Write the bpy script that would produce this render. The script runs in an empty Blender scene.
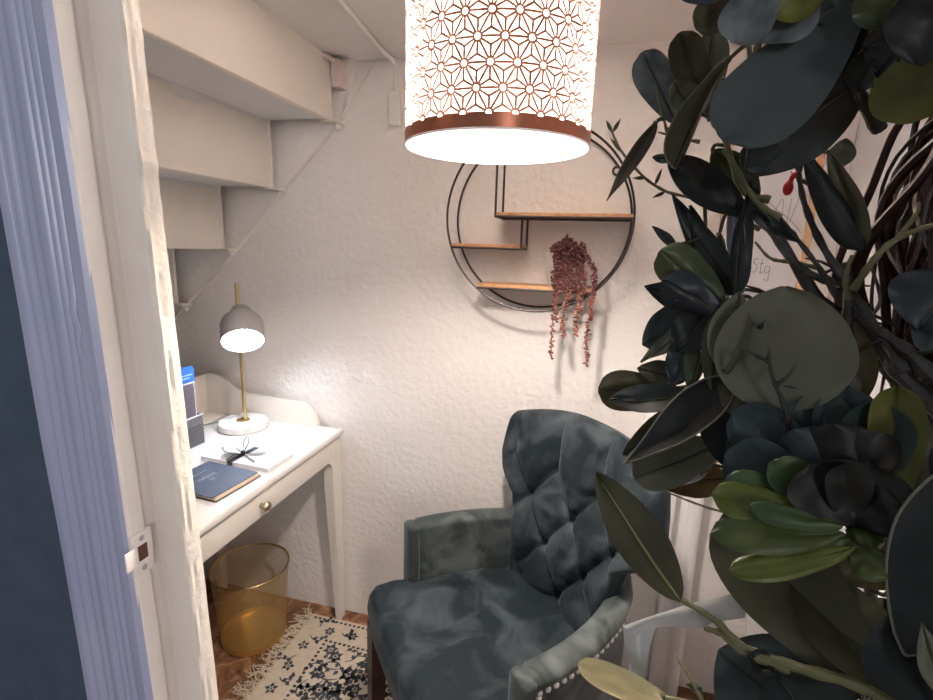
import bpy, bmesh, math, random
from mathutils import Vector, Matrix, noise
random.seed(7)
PI = math.pi
C = bpy.context.scene.collection
scn = bpy.context.scene

# ------------------------------------------------------------------ camera
CAM = Vector((0, 0, 1.40))
F = 497.0
MW = Matrix(((0.9671, -0.0797, 0.2418), (0.2529, 0.1908, -0.9485), (0.0294, 0.9784, 0.2047)))
def ray(x, y):
    return MW @ Vector((x-466.5, -(y-350.0), -F)).normalized()
def onY(x, y, Y): r = ray(x, y); return CAM + r*(Y/r.y)
def onZ(x, y, Zv): r = ray(x, y); return CAM + r*((Zv-1.4)/r.z)
def at(x, y, d): return CAM + ray(x, y)*d
cd = bpy.data.cameras.new('camera'); cam = bpy.data.objects.new('camera', cd); C.objects.link(cam)
cd.sensor_width = 36; cd.lens = F/933*36; cd.clip_start = 0.01
cam.matrix_world = Matrix.Translation(CAM) @ MW.to_4x4()
scn.camera = cam

# ------------------------------------------------------------------ world, exposure
w = bpy.data.worlds.new('hall_light'); scn.world = w; w.use_nodes = True
w.node_tree.nodes['Background'].inputs[0].default_value = (0.80, 0.79, 0.80, 1)
w.node_tree.nodes['Background'].inputs[1].default_value = 0.17
vs = scn.view_settings
vs.view_transform = 'Standard'; vs.look = 'None'; vs.gamma = 1; vs.use_curve_mapping = False
vs.exposure = 0.98
def lamp(name, typ, loc, energy, color, size=0.05, rot=None):
    l = bpy.data.lights.new(name, typ); l.energy = energy; l.color = color
    if typ in ('POINT', 'SPOT'): l.shadow_soft_size = size
    if typ == 'AREA': l.shape = 'RECTANGLE'; l.size = size; l.size_y = size*0.6
    o = bpy.data.objects.new(name, l); C.objects.link(o); o.location = loc
    if rot: o.rotation_euler = rot
    return o
PEND = Vector((-0.168, 0.81, 1.55))          # centre of the lampshade's lower rim
def spot(name, loc, energy, color, ang, up=False):
    o = lamp(name, 'SPOT', loc, energy, color, 0.024, (PI, 0, 0) if up else (0, 0, 0))
    o.data.spot_size = math.radians(ang); o.data.spot_blend = 0.5; return o
WARM = (1.0, 0.885, 0.79)
lamp('pendant_glow', 'POINT', PEND+Vector((0, 0, 0.080)), 29, WARM, 0.03)
spot('pendant_down', PEND+Vector((0, 0, 0.047)), 10, WARM, 150)
spot('pendant_up', PEND+Vector((0, 0, 0.125)), 42, WARM, 130, up=True)
hall = lamp('hall_fill', 'AREA', (1.7, -2.5, 1.9), 23, (0.95, 0.93, 0.94), 1.3)  # added area fill from the unseen hall; no window is modelled
hall.rotation_euler = (Vector((-0.5, 0.4, 1.3))-Vector((1.7, -2.5, 1.9))).to_track_quat('-Z', 'Y').to_euler()

# ------------------------------------------------------------------ materials
MATS = {}
def pm(name, col, rough=0.5, metal=0.0, col2=None, nscale=8, nlo=0.35, nhi=0.65, bump=0.0, bscale=60, detail=4,
       sheen=0.0, alpha=1.0, emit=None, estr=0, spec=0.5, coat=0.0, distort=0.0, bdist=0.002, trans=0.0):
    if name in MATS: return MATS[name]
    m = bpy.data.materials.new(name); m.use_nodes = True; nt = m.node_tree; b = nt.nodes['Principled BSDF']
    b.inputs['Base Color'].default_value = (*col, 1); b.inputs['Roughness'].default_value = rough
    b.inputs['Metallic'].default_value = metal; b.inputs['Specular IOR Level'].default_value = spec
    b.inputs['Alpha'].default_value = alpha; b.inputs['Coat Weight'].default_value = coat
    b.inputs['Transmission Weight'].default_value = trans
    if sheen:
        b.inputs['Sheen Weight'].default_value = sheen; b.inputs['Sheen Roughness'].default_value = 0.35
        b.inputs['Sheen Tint'].default_value = (0.75, 0.85, 0.9, 1)
    if emit: b.inputs['Emission Color'].default_value = (*emit, 1); b.inputs['Emission Strength'].default_value = estr
    tc = nt.nodes.new('ShaderNodeTexCoord')
    if col2 is not None:
        n = nt.nodes.new('ShaderNodeTexNoise'); n.inputs['Scale'].default_value = nscale
        n.inputs['Detail'].default_value = detail; n.inputs['Distortion'].default_value = distort
        nt.links.new(tc.outputs['Object'], n.inputs['Vector'])
        r = nt.nodes.new('ShaderNodeValToRGB'); e = r.color_ramp.elements
        e[0].position = nlo; e[0].color = (*col, 1); e[1].position = nhi; e[1].color = (*col2, 1)
        nt.links.new(n.outputs['Fac'], r.inputs['Fac']); nt.links.new(r.outputs['Color'], b.inputs['Base Color'])
    if bump:
        n2 = nt.nodes.new('ShaderNodeTexNoise'); n2.inputs['Scale'].default_value = bscale; n2.inputs['Detail'].default_value = 5
        nt.links.new(tc.outputs['Object'], n2.inputs['Vector'])
        bp = nt.nodes.new('ShaderNodeBump'); bp.inputs['Strength'].default_value = bump; bp.inputs['Distance'].default_value = bdist
        nt.links.new(n2.outputs['Fac'], bp.inputs['Height']); nt.links.new(bp.outputs['Normal'], b.inputs['Normal'])
    MATS[name] = m
    return m

M_plaster = pm('rough_plaster', (0.80, 0.755, 0.72), 0.8, col2=(0.84, 0.80, 0.77), nscale=3, bump=0.75, bscale=48, bdist=0.005, spec=0.2)
M_ceil = pm('ceiling_paint', (0.74, 0.71, 0.68), 0.8, col2=(0.78, 0.75, 0.72), nscale=3, bump=0.15, bscale=30, spec=0.2)
M_cream = pm('cream_paint', (0.80, 0.73, 0.655), 0.5, col2=(0.84, 0.78, 0.71), nscale=4, bump=0.25, bscale=14, bdist=0.004, spec=0.3)
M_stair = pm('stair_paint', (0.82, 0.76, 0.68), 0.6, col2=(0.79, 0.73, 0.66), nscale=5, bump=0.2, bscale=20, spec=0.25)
M_gap = pm('dark_joint', (0.35, 0.31, 0.28), 0.8)
M_jamb = pm('layered_gloss_paint', (0.82, 0.76, 0.71), 0.4, col2=(0.86, 0.81, 0.77), nscale=9, bump=0.5, bscale=18, bdist=0.006)
M_lump = pm('lumpy_paint', (0.76, 0.70, 0.61), 0.45, col2=(0.80, 0.74, 0.67), nscale=20, bump=0.5, bscale=90, bdist=0.004)
M_casing = pm('casing_paint', (0.36, 0.40, 0.60), 0.3, col2=(0.41, 0.44, 0.62), nscale=6, bump=0.3, bscale=12, bdist=0.004)
M_hallwall = pm('slate_blue_wall', (0.055, 0.083, 0.135), 0.8, col2=(0.068, 0.10, 0.155), nscale=20, bump=0.2, bscale=200)
M_white = pm('white_paint', (0.90, 0.88, 0.87), 0.45, bump=0.15, bscale=25)
M_panel = pm('grey_white_paint', (0.76, 0.75, 0.77), 0.4, bump=0.15, bscale=60)
M_desk = pm('desk_lacquer', (0.78, 0.72, 0.65), 0.35, col2=(0.80, 0.745, 0.68), nscale=2, spec=0.4)
M_desktop = pm('desk_top_lacquer', (0.74, 0.71, 0.68), 0.3, spec=0.4)
M_brass = pm('brass', (0.62, 0.47, 0.24), 0.28, 1.0)
M_oldbrass = pm('aged_brass', (0.48, 0.39, 0.24), 0.35, 1.0)
M_black = pm('black_steel', (0.045, 0.035, 0.035), 0.4, 0.6)
M_shelf = pm('shelf_wood', (0.46, 0.24, 0.11), 0.5, col2=(0.62, 0.36, 0.18), nscale=30, distort=1.0)
M_copper = pm('copper_foil', (0.42, 0.16, 0.095), 0.3, 0.8)
M_velvet = pm('crushed_velvet', (0.012, 0.020, 0.026), 0.7, col2=(0.075, 0.094, 0.105), nscale=9, nlo=0.44, nhi=0.74, distort=0.9, spec=0.25, detail=5, sheen=0.15, bump=0.12, bscale=30)
M_velvet2 = pm('grey_velvet', (0.040, 0.050, 0.050), 0.6, col2=(0.15, 0.17, 0.165), nscale=10, nlo=0.45, nhi=0.72, distort=0.9, spec=0.25, sheen=0.35, bump=0.1, bscale=30)
M_darkwood = pm('dark_walnut', (0.035, 0.014, 0.01), 0.35, col2=(0.06, 0.025, 0.016), nscale=20)
M_nail = pm('nickel_nail', (0.88, 0.86, 0.83), 0.25, 0.45)
M_marble = pm('white_marble', (0.86, 0.84, 0.83), 0.2, col2=(0.55, 0.53, 0.52), nscale=9, nlo=0.5, nhi=0.8, distort=2.5)
M_lampgrey = pm('grey_enamel', (0.40, 0.39, 0.40), 0.45)
M_lampwhite = pm('white_enamel', (0.9, 0.9, 0.92), 0.4)
M_navy = pm('navy_linen', (0.035, 0.05, 0.10), 0.6, col2=(0.055, 0.075, 0.14), nscale=120, bump=0.2, bscale=300)
M_paper = pm('paper', (0.70, 0.70, 0.74), 0.6)
M_kraft = pm('kraft_paper', (0.70, 0.55, 0.40), 0.7)
M_silver = pm('silver_foil', (0.65, 0.67, 0.72), 0.35, 0.6)
M_blackribbon = pm('charcoal_ribbon', (0.03, 0.035, 0.05), 0.35)
M_lines = pm('printed_line', (0.42, 0.44, 0.58), 0.7)
M_greyprint = pm('grey_print', (0.40, 0.42, 0.45), 0.7)
M_blue = pm('blue_card', (0.015, 0.12, 0.42), 0.4)
M_screen = pm('smoky_panel', (0.10, 0.085, 0.11), 0.35)
M_meshgrey = pm('grey_wire_mesh', (0.17, 0.17, 0.19), 0.4, 0.5)
M_hole = pm('basket_hole', (0.03, 0.03, 0.035), 0.6)
M_pot = pm('stone_pot', (0.50, 0.48, 0.44), 0.7, bump=0.2, bscale=80)
M_bead = pm('burgundy_bead', (0.085, 0.024, 0.026), 0.45, col2=(0.17, 0.058, 0.055), nscale=25, spec=0.5)
M_bead2 = pm('russet_bead', (0.22, 0.065, 0.045), 0.45, col2=(0.30, 0.14, 0.10), nscale=30)
M_ribbon = pm('grey_satin', (0.42, 0.43, 0.43), 0.35, sheen=0.3)
M_frame = pm('pale_wood', (0.72, 0.46, 0.26), 0.5, col2=(0.78, 0.53, 0.32), nscale=30)
M_pencil = pm('pencil', (0.32, 0.31, 0.36), 0.8)
M_red = pm('red_berry', (0.75, 0.03, 0.03), 0.3)
M_twig = pm('dark_twig', (0.03, 0.026, 0.024), 0.45, col2=(0.14, 0.14, 0.14), nscale=45, nlo=0.5, nhi=0.75, bump=0.6, bscale=120)
M_vine = pm('grapevine', (0.012, 0.006, 0.005), 0.35, col2=(0.045, 0.018, 0.013), nscale=60, bump=0.5, bscale=150)
M_stem = pm('olive_stem', (0.12, 0.125, 0.06), 0.5, col2=(0.20, 0.20, 0.10), nscale=30)
M_cable = pm('painted_cable', (0.80, 0.76, 0.72), 0.5)
M_rose = pm('pinkish_paint', (0.74, 0.60, 0.56), 0.5, bump=0.3, bscale=60)
M_rug = pm('cream_cotton', (0.66, 0.565, 0.45), 0.9, col2=(0.73, 0.635, 0.52), nscale=60, bump=0.5, bscale=350)
M_rugnavy = pm('faded_navy_print', (0.035, 0.045, 0.06), 0.9, col2=(0.10, 0.11, 0.13), nscale=70)
M_fringe = pm('tan_fringe', (0.55, 0.43, 0.31), 0.9)
M_cord = pm('black_cord', (0.03, 0.03, 0.03), 0.5)

def floor_mat():
    m = bpy.data.materials.new('crumpled_brown_floor'); m.use_nodes = True; nt = m.node_tree; b = nt.nodes['Principled BSDF']
    tc = nt.nodes.new('ShaderNodeTexCoord')
    n = nt.nodes.new('ShaderNodeTexNoise'); n.inputs['Scale'].default_value = 9; n.inputs['Detail'].default_value = 8
    n.inputs['Distortion'].default_value = 2.2; n.inputs['Roughness'].default_value = 0.65
    nt.links.new(tc.outputs['Object'], n.inputs['Vector'])
    r = nt.nodes.new('ShaderNodeValToRGB'); e = r.color_ramp.elements
    e[0].position = 0.3; e[0].color = (0.035, 0.014, 0.007, 1); e[1].position = 0.72; e[1].color = (0.62, 0.36, 0.19, 1)
    x = e.new(0.5); x.color = (0.26, 0.115, 0.05, 1)
    nt.links.new(n.outputs['Fac'], r.inputs['Fac']); nt.links.new(r.outputs['Color'], b.inputs['Base Color'])
    b.inputs['Roughness'].default_value = 0.42
    bp = nt.nodes.new('ShaderNodeBump'); bp.inputs['Strength'].default_value = 0.8; bp.inputs['Distance'].default_value = 0.02
    nt.links.new(n.outputs['Fac'], bp.inputs['Height']); nt.links.new(bp.outputs['Normal'], b.inputs['Normal'])
    return m
M_floor = floor_mat()

def mesh_mat():     # fine brass wire cloth: wires and see-through gaps
    m = bpy.data.materials.new('gold_wire_cloth'); m.use_nodes = True; nt = m.node_tree; b = nt.nodes['Principled BSDF']
    b.inputs['Base Color'].default_value = (0.72, 0.53, 0.25, 1); b.inputs['Metallic'].default_value = 0.7; b.inputs['Roughness'].default_value = 0.42
    tc = nt.nodes.new('ShaderNodeTexCoord'); sp = nt.nodes.new('ShaderNodeSeparateXYZ'); nt.links.new(tc.outputs['UV'], sp.inputs[0])
    outs = []
    for ax, k in (('X', 330), ('Y', 130)):
        mu = nt.nodes.new('ShaderNodeMath'); mu.operation = 'MULTIPLY'; mu.inputs[1].default_value = k
        fr = nt.nodes.new('ShaderNodeMath'); fr.operation = 'FRACT'; lt = nt.nodes.new('ShaderNodeMath'); lt.operation = 'LESS_THAN'; lt.inputs[1].default_value = 0.2
        nt.links.new(sp.outputs[ax], mu.inputs[0]); nt.links.new(mu.outputs[0], fr.inputs[0]); nt.links.new(fr.outputs[0], lt.inputs[0]); outs.append(lt)
    mx = nt.nodes.new('ShaderNodeMath'); mx.operation = 'MAXIMUM'
    nt.links.new(outs[0].outputs[0], mx.inputs[0]); nt.links.new(outs[1].outputs[0], mx.inputs[1])
    nt.links.new(mx.outputs[0], b.inputs['Alpha'])
    return m
M_wirecloth = mesh_mat()

def liner_mat():
    m = bpy.data.materials.new('translucent_shade_liner'); m.use_nodes = True; nt = m.node_tree
    nt.nodes.remove(nt.nodes['Principled BSDF']); out = nt.nodes['Material Output']
    d = nt.nodes.new('ShaderNodeBsdfDiffuse'); d.inputs[0].default_value = (0.86, 0.82, 0.79, 1)
    t = nt.nodes.new('ShaderNodeBsdfTranslucent'); t.inputs[0].default_value = (0.95, 0.86, 0.82, 1)
    mx = nt.nodes.new('ShaderNodeMixShader'); mx.inputs[0].default_value = 0.39
    nt.links.new(d.outputs[0], mx.inputs[1]); nt.links.new(t.outputs[0], mx.inputs[2]); nt.links.new(mx.outputs[0], out.inputs[0])
    return m
M_liner = liner_mat()
M_bulb = pm('lit_bulb', (1, 1, 1), 0.4, emit=(1.0, 0.93, 0.85), estr=30)
M_bulbcool = pm('lit_cool_bulb', (1, 1, 1), 0.4, emit=(0.9, 0.95, 1.0), estr=28)

# ------------------------------------------------------------------ mesh helpers
class MB:
    def __init__(s): s.v = []; s.f = []; s.mi = []; s.uv = None
    def add(s, vs, fs, mi=0):
        o = len(s.v); s.v += [tuple(v) for v in vs]; s.f += [tuple(i+o for i in f) for f in fs]; s.mi += [mi]*len(fs)
        return s
    def box(s, a, b, mi=0, bev=0.0):
        if bev > 0:
            bm = bmesh.new(); bmesh.ops.create_cube(bm, size=1)
            for v in bm.verts: v.co = Vector(((a[k]+b[k])/2+v.co[k]*(b[k]-a[k]) for k in range(3)))
            bmesh.ops.bevel(bm, geom=bm.edges[:], offset=bev, segments=3, affect='EDGES', profile=0.5)
            bm.verts.index_update()
            r = s.add([v.co for v in bm.verts], [[v.index for v in f.verts] for f in bm.faces], mi); bm.free(); return r
        x0, y0, z0 = a; x1, y1, z1 = b
        return s.add([(x0,y0,z0),(x1,y0,z0),(x1,y1,z0),(x0,y1,z0),(x0,y0,z1),(x1,y0,z1),(x1,y1,z1),(x0,y1,z1)],
              [(0,3,2,1),(4,5,6,7),(0,1,5,4),(1,2,6,5),(2,3,7,6),(3,0,4,7)], mi)
    def grid(s, fn, nu, nv, mi=0, closeu=False):
        vs = [fn(i/nu, j/nv) for j in range(nv+1) for i in range(nu+(0 if closeu else 1))]
        W = nu if closeu else nu+1
        fs = [(j*W+i, j*W+(i+1) % W, (j+1)*W+(i+1) % W, (j+1)*W+i) for j in range(nv) for i in range(nu)]
        return s.add(vs, fs, mi)
    def tube(s, pts, r, n=8, mi=0, closed=False, caps=True):
        pts = [Vector(p) for p in pts]; N = len(pts)
        rs = r if isinstance(r, (list, tuple)) else [r]*N
        T = []
        for i in range(N):
            a = pts[i-1] if (i > 0 or closed) else pts[i]; b = pts[(i+1) % N] if (i < N-1 or closed) else pts[i]
            t = b-a; T.append(t.normalized() if t.length > 1e-9 else Vector((0, 0, 1)))
        up = Vector((0, 0, 1)) if abs(T[0].z) < 0.9 else Vector((1, 0, 0))
        nrm = (up-T[0]*up.dot(T[0])).normalized(); vs = []
        for i in range(N):
            nrm = nrm-T[i]*nrm.dot(T[i])
            nrm = nrm.normalized() if nrm.length > 1e-9 else T[i].orthogonal().normalized()
            bn = T[i].cross(nrm)
            for k in range(n):
                a = 2*PI*k/n; vs.append(pts[i]+(nrm*math.cos(a)+bn*math.sin(a))*rs[i])
        fs = []
        for i in range(N if closed else N-1):
            j = (i+1) % N
            for k in range(n): fs.append((i*n+k, i*n+(k+1) % n, j*n+(k+1) % n, j*n+k))
        if caps and not closed:
            fs.append(tuple(range(n-1, -1, -1))); fs.append(tuple((N-1)*n+k for k in range(n)))
        return s.add(vs, fs, mi)
    def lathe(s, prof, c=(0, 0, 0), n=32, mi=0, mat=None):
        vs = []; c = Vector(c)
        for (r, z) in prof:
            for k in range(n):
                a = 2*PI*k/n; p = Vector((r*math.cos(a), r*math.sin(a), z)); 
                if mat: p = mat @ p
                vs.append(c+p)
        fs = [(i*n+k, i*n+(k+1) % n, (i+1)*n+(k+1) % n, (i+1)*n+k) for i in range(len(prof)-1) for k in range(n)]
        return s.add(vs, fs, mi)
    def disc(s, c, r, n=24, mi=0, nrm=(0, 0, 1)):
        q = Vector(nrm).to_track_quat('Z', 'Y'); c = Vector(c)
        return s.add([c+q @ Vector((r*math.cos(2*PI*k/n), r*math.sin(2*PI*k/n), 0)) for k in range(n)], [tuple(range(n))], mi)
    def ball(s, c, r, n=8, m=5, mi=0, sc=(1, 1, 1), q=None):
        c = Vector(c); vs = []
        for j in range(1, m):
            for k in range(n):
                t = PI*j/m; a = 2*PI*k/n
                p = Vector((r*math.sin(t)*math.cos(a)*sc[0], r*math.sin(t)*math.sin(a)*sc[1], r*math.cos(t)*sc[2]))
                vs.append(c+(q @ p if q else p))
        for e in (1, -1):
            p = Vector((0, 0, r*e*sc[2])); vs.append(c+(q @ p if q else p))
        fs = [(j*n+k, (j+1)*n+k, (j+1)*n+(k+1) % n, j*n+(k+1) % n) for j in range(m-2) for k in range(n)]
        a = (m-1)*n; fs += [(a, k, (k+1) % n) for k in range(n)]; fs += [(a+1, (m-2)*n+(k+1) % n, (m-2)*n+k) for k in range(n)]
        return s.add(vs, fs, mi)
    def prism(s, poly, lo, hi, axis='y', mi=0):
        # poly in the plane across axis
        def P(a, b, t): return (a, t, b) if axis == 'y' else ((t, a, b) if axis == 'x' else (a, b, t))
        n = len(poly); vs = [P(a, b, lo) for a, b in poly]+[P(a, b, hi) for a, b in poly]
        fs = [tuple(range(n-1, -1, -1)), tuple(range(n, 2*n))]+[(i, (i+1) % n, n+(i+1) % n, n+i) for i in range(n)]
        return s.add(vs, fs, mi)
    def build(s, name, mats, parent=None, smooth=True, loc=None, subsurf=0):
        me = bpy.data.meshes.new(name)
        off = Vector(parent.get('_base', (0, 0, 0))) if parent else Vector((0, 0, 0))
        me.from_pydata(s.v, [], s.f)
        for m in (mats if isinstance(mats, (list, tuple)) else [mats]): me.materials.append(m)
        me.polygons.foreach_set('material_index', s.mi)
        bm = bmesh.new(); bm.from_mesh(me); bmesh.ops.recalc_face_normals(bm, faces=bm.faces); bm.to_mesh(me); bm.free()
        if smooth:
            me.polygons.foreach_set('use_smooth', [True]*len(me.polygons))
            try: me.set_sharp_from_angle(angle=math.radians(38))
            except Exception: pass
        o = bpy.data.objects.new(name, me); C.objects.link(o)
        if loc is not None: o.location = loc
        if parent: o.parent = parent
        if subsurf: md = o.modifiers.new('s', 'SUBSURF'); md.levels = subsurf; md.render_levels = subsurf
        return o
def thing(name, label, cat, loc=(0, 0, 0), rz=0, group=None):
    o = bpy.data.objects.new(name, None); C.objects.link(o); o.location = loc; o.rotation_euler = (0, 0, rz); o.empty_display_size = 0.05
    o['label'] = label; o['category'] = cat
    if group: o['group'] = group
    return o
def tag(o, label, cat, group=None):
    o['label'] = label; o['category'] = cat
    if group: o['group'] = group
    return o
def struct(mb, name, mats, label, parent=None, smooth=False):
    o = mb.build(name, mats, parent, smooth=smooth)
    if parent is None: o['kind'] = 'structure'; o['label'] = label; o['category'] = 'structure'
    return o
def smooth_path(ctrl, n=6):
    P = [Vector(p) for p in ctrl]; P = [P[0]*2-P[1]]+P+[P[-1]*2-P[-2]]; out = []
    for i in range(1, len(P)-2):
        for k in range(n):
            t = k/n; a, b, c, d = P[i-1], P[i], P[i+1], P[i+2]
            out.append(0.5*((2*b)+(-a+c)*t+(2*a-5*b+4*c-d)*t*t+(-a+3*b-3*c+d)*t*t*t))
    out.append(P[-2]); return out

# ================================================================== SETTING
XL, XR, YB, CEIL = -1.66, 0.585, 1.50, 1.935
FZ = 0.018     # floor level
struct(MB().box((-2.6, -2.6, -0.06), (2.2, 1.62, FZ)), 'floor', M_floor, 'crumpled brown paper-like floor')
struct(MB().grid(lambda u, v: (XL-0.1+u*(XR-XL+0.2), YB+0.004*noise.noise(Vector((u*9, v*7, 3)))+0.002, v*2.1), 90, 70).box((XL-0.1, YB+0.02, 0), (XR+0.1, YB+0.12, 2.1)),
       'wall_back', M_plaster, 'rough white plaster wall behind the desk and armchair', smooth=True)
struct(MB().box((XL-0.12, 0.5, 0), (XL, YB, 2.1)), 'wall_left', M_plaster, 'white plaster wall under the stairs')
struct(MB().box((XR, 0.5, 0), (XR+0.12, YB, 2.1)), 'wall_right', M_panel, 'greyish white painted wall behind the wreath')
struct(MB().box((-0.86, 0.5, CEIL), (XR+0.12, YB+0.1, CEIL+0.1)), 'ceiling', M_ceil, 'low painted ceiling of the nook')
# wall with the doorway (slate blue on the hall side)
JX0, JX1, YF = -0.502, 0.30, 0.40
LEAN = 0.028      # the old frame leans a little
def lean(mb):
    mb.v = [(x-LEAN*(z-1.25), y, z) for (x, y, z) in mb.v]; return mb
struct(MB().box((-2.6, YF+0.021, 0), (JX0-0.02, 0.50, 2.5)).box((JX1+0.02, YF+0.021, 0), (2.2, 0.50, 2.5)).box((JX0-0.02, YF+0.021, 2.06), (JX1+0.02, 0.5, 2.5)),
       'wall_front', M_hallwall, 'slate blue hall wall at the lower left beyond the door casing')
# jamb, stop, casing
def lumpy(fn_amp, seed):
    return lambda p: fn_amp*noise.noise(Vector((p[0]*30+seed, p[1]*30, p[2]*14)))
def jamb(side):
    s = 1 if side == 'left' else -1
    x = JX0 if side == 'left' else JX1
    m = MB()
    m.box((min(x, x-s*0.02), YF+0.003, 0), (max(x, x-s*0.02), 0.427, 2.06), 0, bev=0.005)
    m.box((min(x-s*0.008, x-s*0.02), YF+0.01, 0), (max(x-s*0.008, x-s*0.02), 0.50, 2.06), 0)
    if side == 'left': lean(m)
    j = struct(m, 'door_frame' if False else ('trim_1' if side == 'left' else 'trim_4'), [M_jamb], 'white painted door jamb with a strike plate on the %s' % side if side == 'left' else 'white painted door jamb on the right', smooth=True)
    # stop: protrudes into the opening, its arris thick with lumpy paint
    xs = x+s*0.0405
    def prof(t):   # cross-section loop
        return [(x-s*0.012, 0.448), (x-s*0.0015, 0.448), (x-s*0.001, 0.4425), (x+s*0.006, 0.4405), (x+s*0.030, 0.4405), (x+s*0.0365, 0.4415), (x+s*0.039, 0.444), (x+s*0.0385, 0.449), (x+s*0.0405, 0.452), (x+s*0.0405, 0.462), (x+s*0.02, 0.470), (x-s*0.012, 0.470)]
    ms = MB(); base = prof(0); NZ = 260
    vs = []
    for k in range(NZ+1):
        z = 2.05*k/NZ
        for i, (a, b) in enumerate(base):
            lump = 0
            if 5 <= i <= 9:
                lump = 0.0013*noise.noise(Vector((z*22+i*3, i*1.7, 0)))+0.0008*noise.noise(Vector((z*90, i*2.3, 5)))
            if side == 'left' and 6 <= i <= 9:
                lump += 0.004*math.exp(-((z-1.475)/0.008)**2)+0.003*math.exp(-((z-1.60)/0.01)**2)
            vs.append((a+s*lump, b-lump*0.6, z))
    n = len(base)
    fs = [(k*n+i, k*n+(i+1) % n, (k+1)*n+(i+1) % n, (k+1)*n+i) for k in range(NZ) for i in range(n)]
    ms.add(vs, fs)
    ms.v = ms.v; ms.mi = [1 if (f[0] % n) in (5, 6, 7, 8, 9) else 0 for f in fs]
    if side == 'left': lean(ms)
    struct(ms, 'trim_2' if side == 'left' else 'trim_5', [M_jamb, M_lump], 'cream door stop with lumpy layered paint on the %s' % side, smooth=True)
    # fluted casing
    x0 = x-s*0.001; wdt = 0.109
    pf = []
    for i in range(60):
        u = i/59; d = 0.020
        for c, wd, dp in ((0.18, 0.035, 0.005), (0.30, 0.05, 0.006), (0.42, 0.05, 0.005), (0.60, 0.025, 0.004), (0.70, 0.02, 0.004), (0.80, 0.02, 0.003)):
            d -= dp*math.exp(-((u-c)/wd)**2)
        if u < 0.05: d *= (0.55+0.45*u/0.05)
        if u > 0.95: d *= (0.75+0.25*(1-u)/0.05)
        pf.append((x0-s*wdt*(1-u), YF+0.020-d))
    pf = [(x0-s*wdt, YF+0.022)]+pf+[(x0, YF+0.022)]
    mc = MB(); vs = []; NZ = 120; n = len(pf)
    for k in range(NZ+1):
        z = 2.14*k/NZ
        for i, (a, b) in enumerate(pf):
            l = 0.0011*noise.noise(Vector((a*60, z*6, 0))) if 0 < i < n-1 else 0
            if side == 'left':
                for (bu, bz, br) in ((0.75, 1.315, 0.010), (0.78, 1.285, 0.008), (0.70, 1.29, 0.006), (0.62, 1.24, 0.006), (0.80, 1.25, 0.005)):
                    l += 0.004*math.exp(-(((i/n-bu)*0.109)**2+(z-bz)**2)/(br*br*0.5))
            vs.append((a, b-l, z))
    fs = [(k*n+i, k*n+(i+1) % n, (k+1)*n+(i+1) % n, (k+1)*n+i) for k in range(NZ) for i in range(n)]
    mc.add(vs, fs)
    if side == 'left': lean(mc)
    struct(mc, 'trim_3' if side == 'left' else 'trim_6', [M_casing], 'bluish white fluted door casing on the %s' % side, smooth=True)
    return j
jl = jamb('left'); jamb('right')
struct(MB().box((JX0-0.02, YF-0.002, 2.05), (JX1+0.02, 0.50, 2.07)), 'trim_7', M_jamb, 'white head jamb over the doorway')
# strike plate let into the left jamb (in the y-z plane of the jamb face)
zp = onY(135, 553, 0.42).z; zp = CAM.z+ray(135, 553).z/ray(135, 553).x*JX0
XP = JX0-LEAN*(zp-1.25)
pl = MB().box((XP-0.004, YF+0.003, zp-0.026), (XP+0.0018, YF+0.030, zp+0.026), 0, bev=0.0008)
pl.box((XP+0.0018, YF-0.008, zp-0.012), (XP+0.004, YF+0.006, zp+0.012), 0, bev=0.0008)
o = pl.build('strike_plate', M_jamb); tag(o, 'painted-over strike plate set in the left door jamb', 'strike plate')
h = MB().box((XP+0.0016, YF+0.010, zp-0.0085), (XP+0.0024, YF+0.022, zp+0.0105)).build('latch_hole', pm('latch_hole_shade', (0.12, 0.045, 0.03), 0.7), o)
for dz in (-0.019, 0.019):
    MB().ball((XP+0.0018, YF+0.016, zp+dz), 0.0035, 10, 6, sc=(0.4, 1, 1)).build('screw', pm('painted_screw', (0.42, 0.41, 0.42), 0.5), o)

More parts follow.
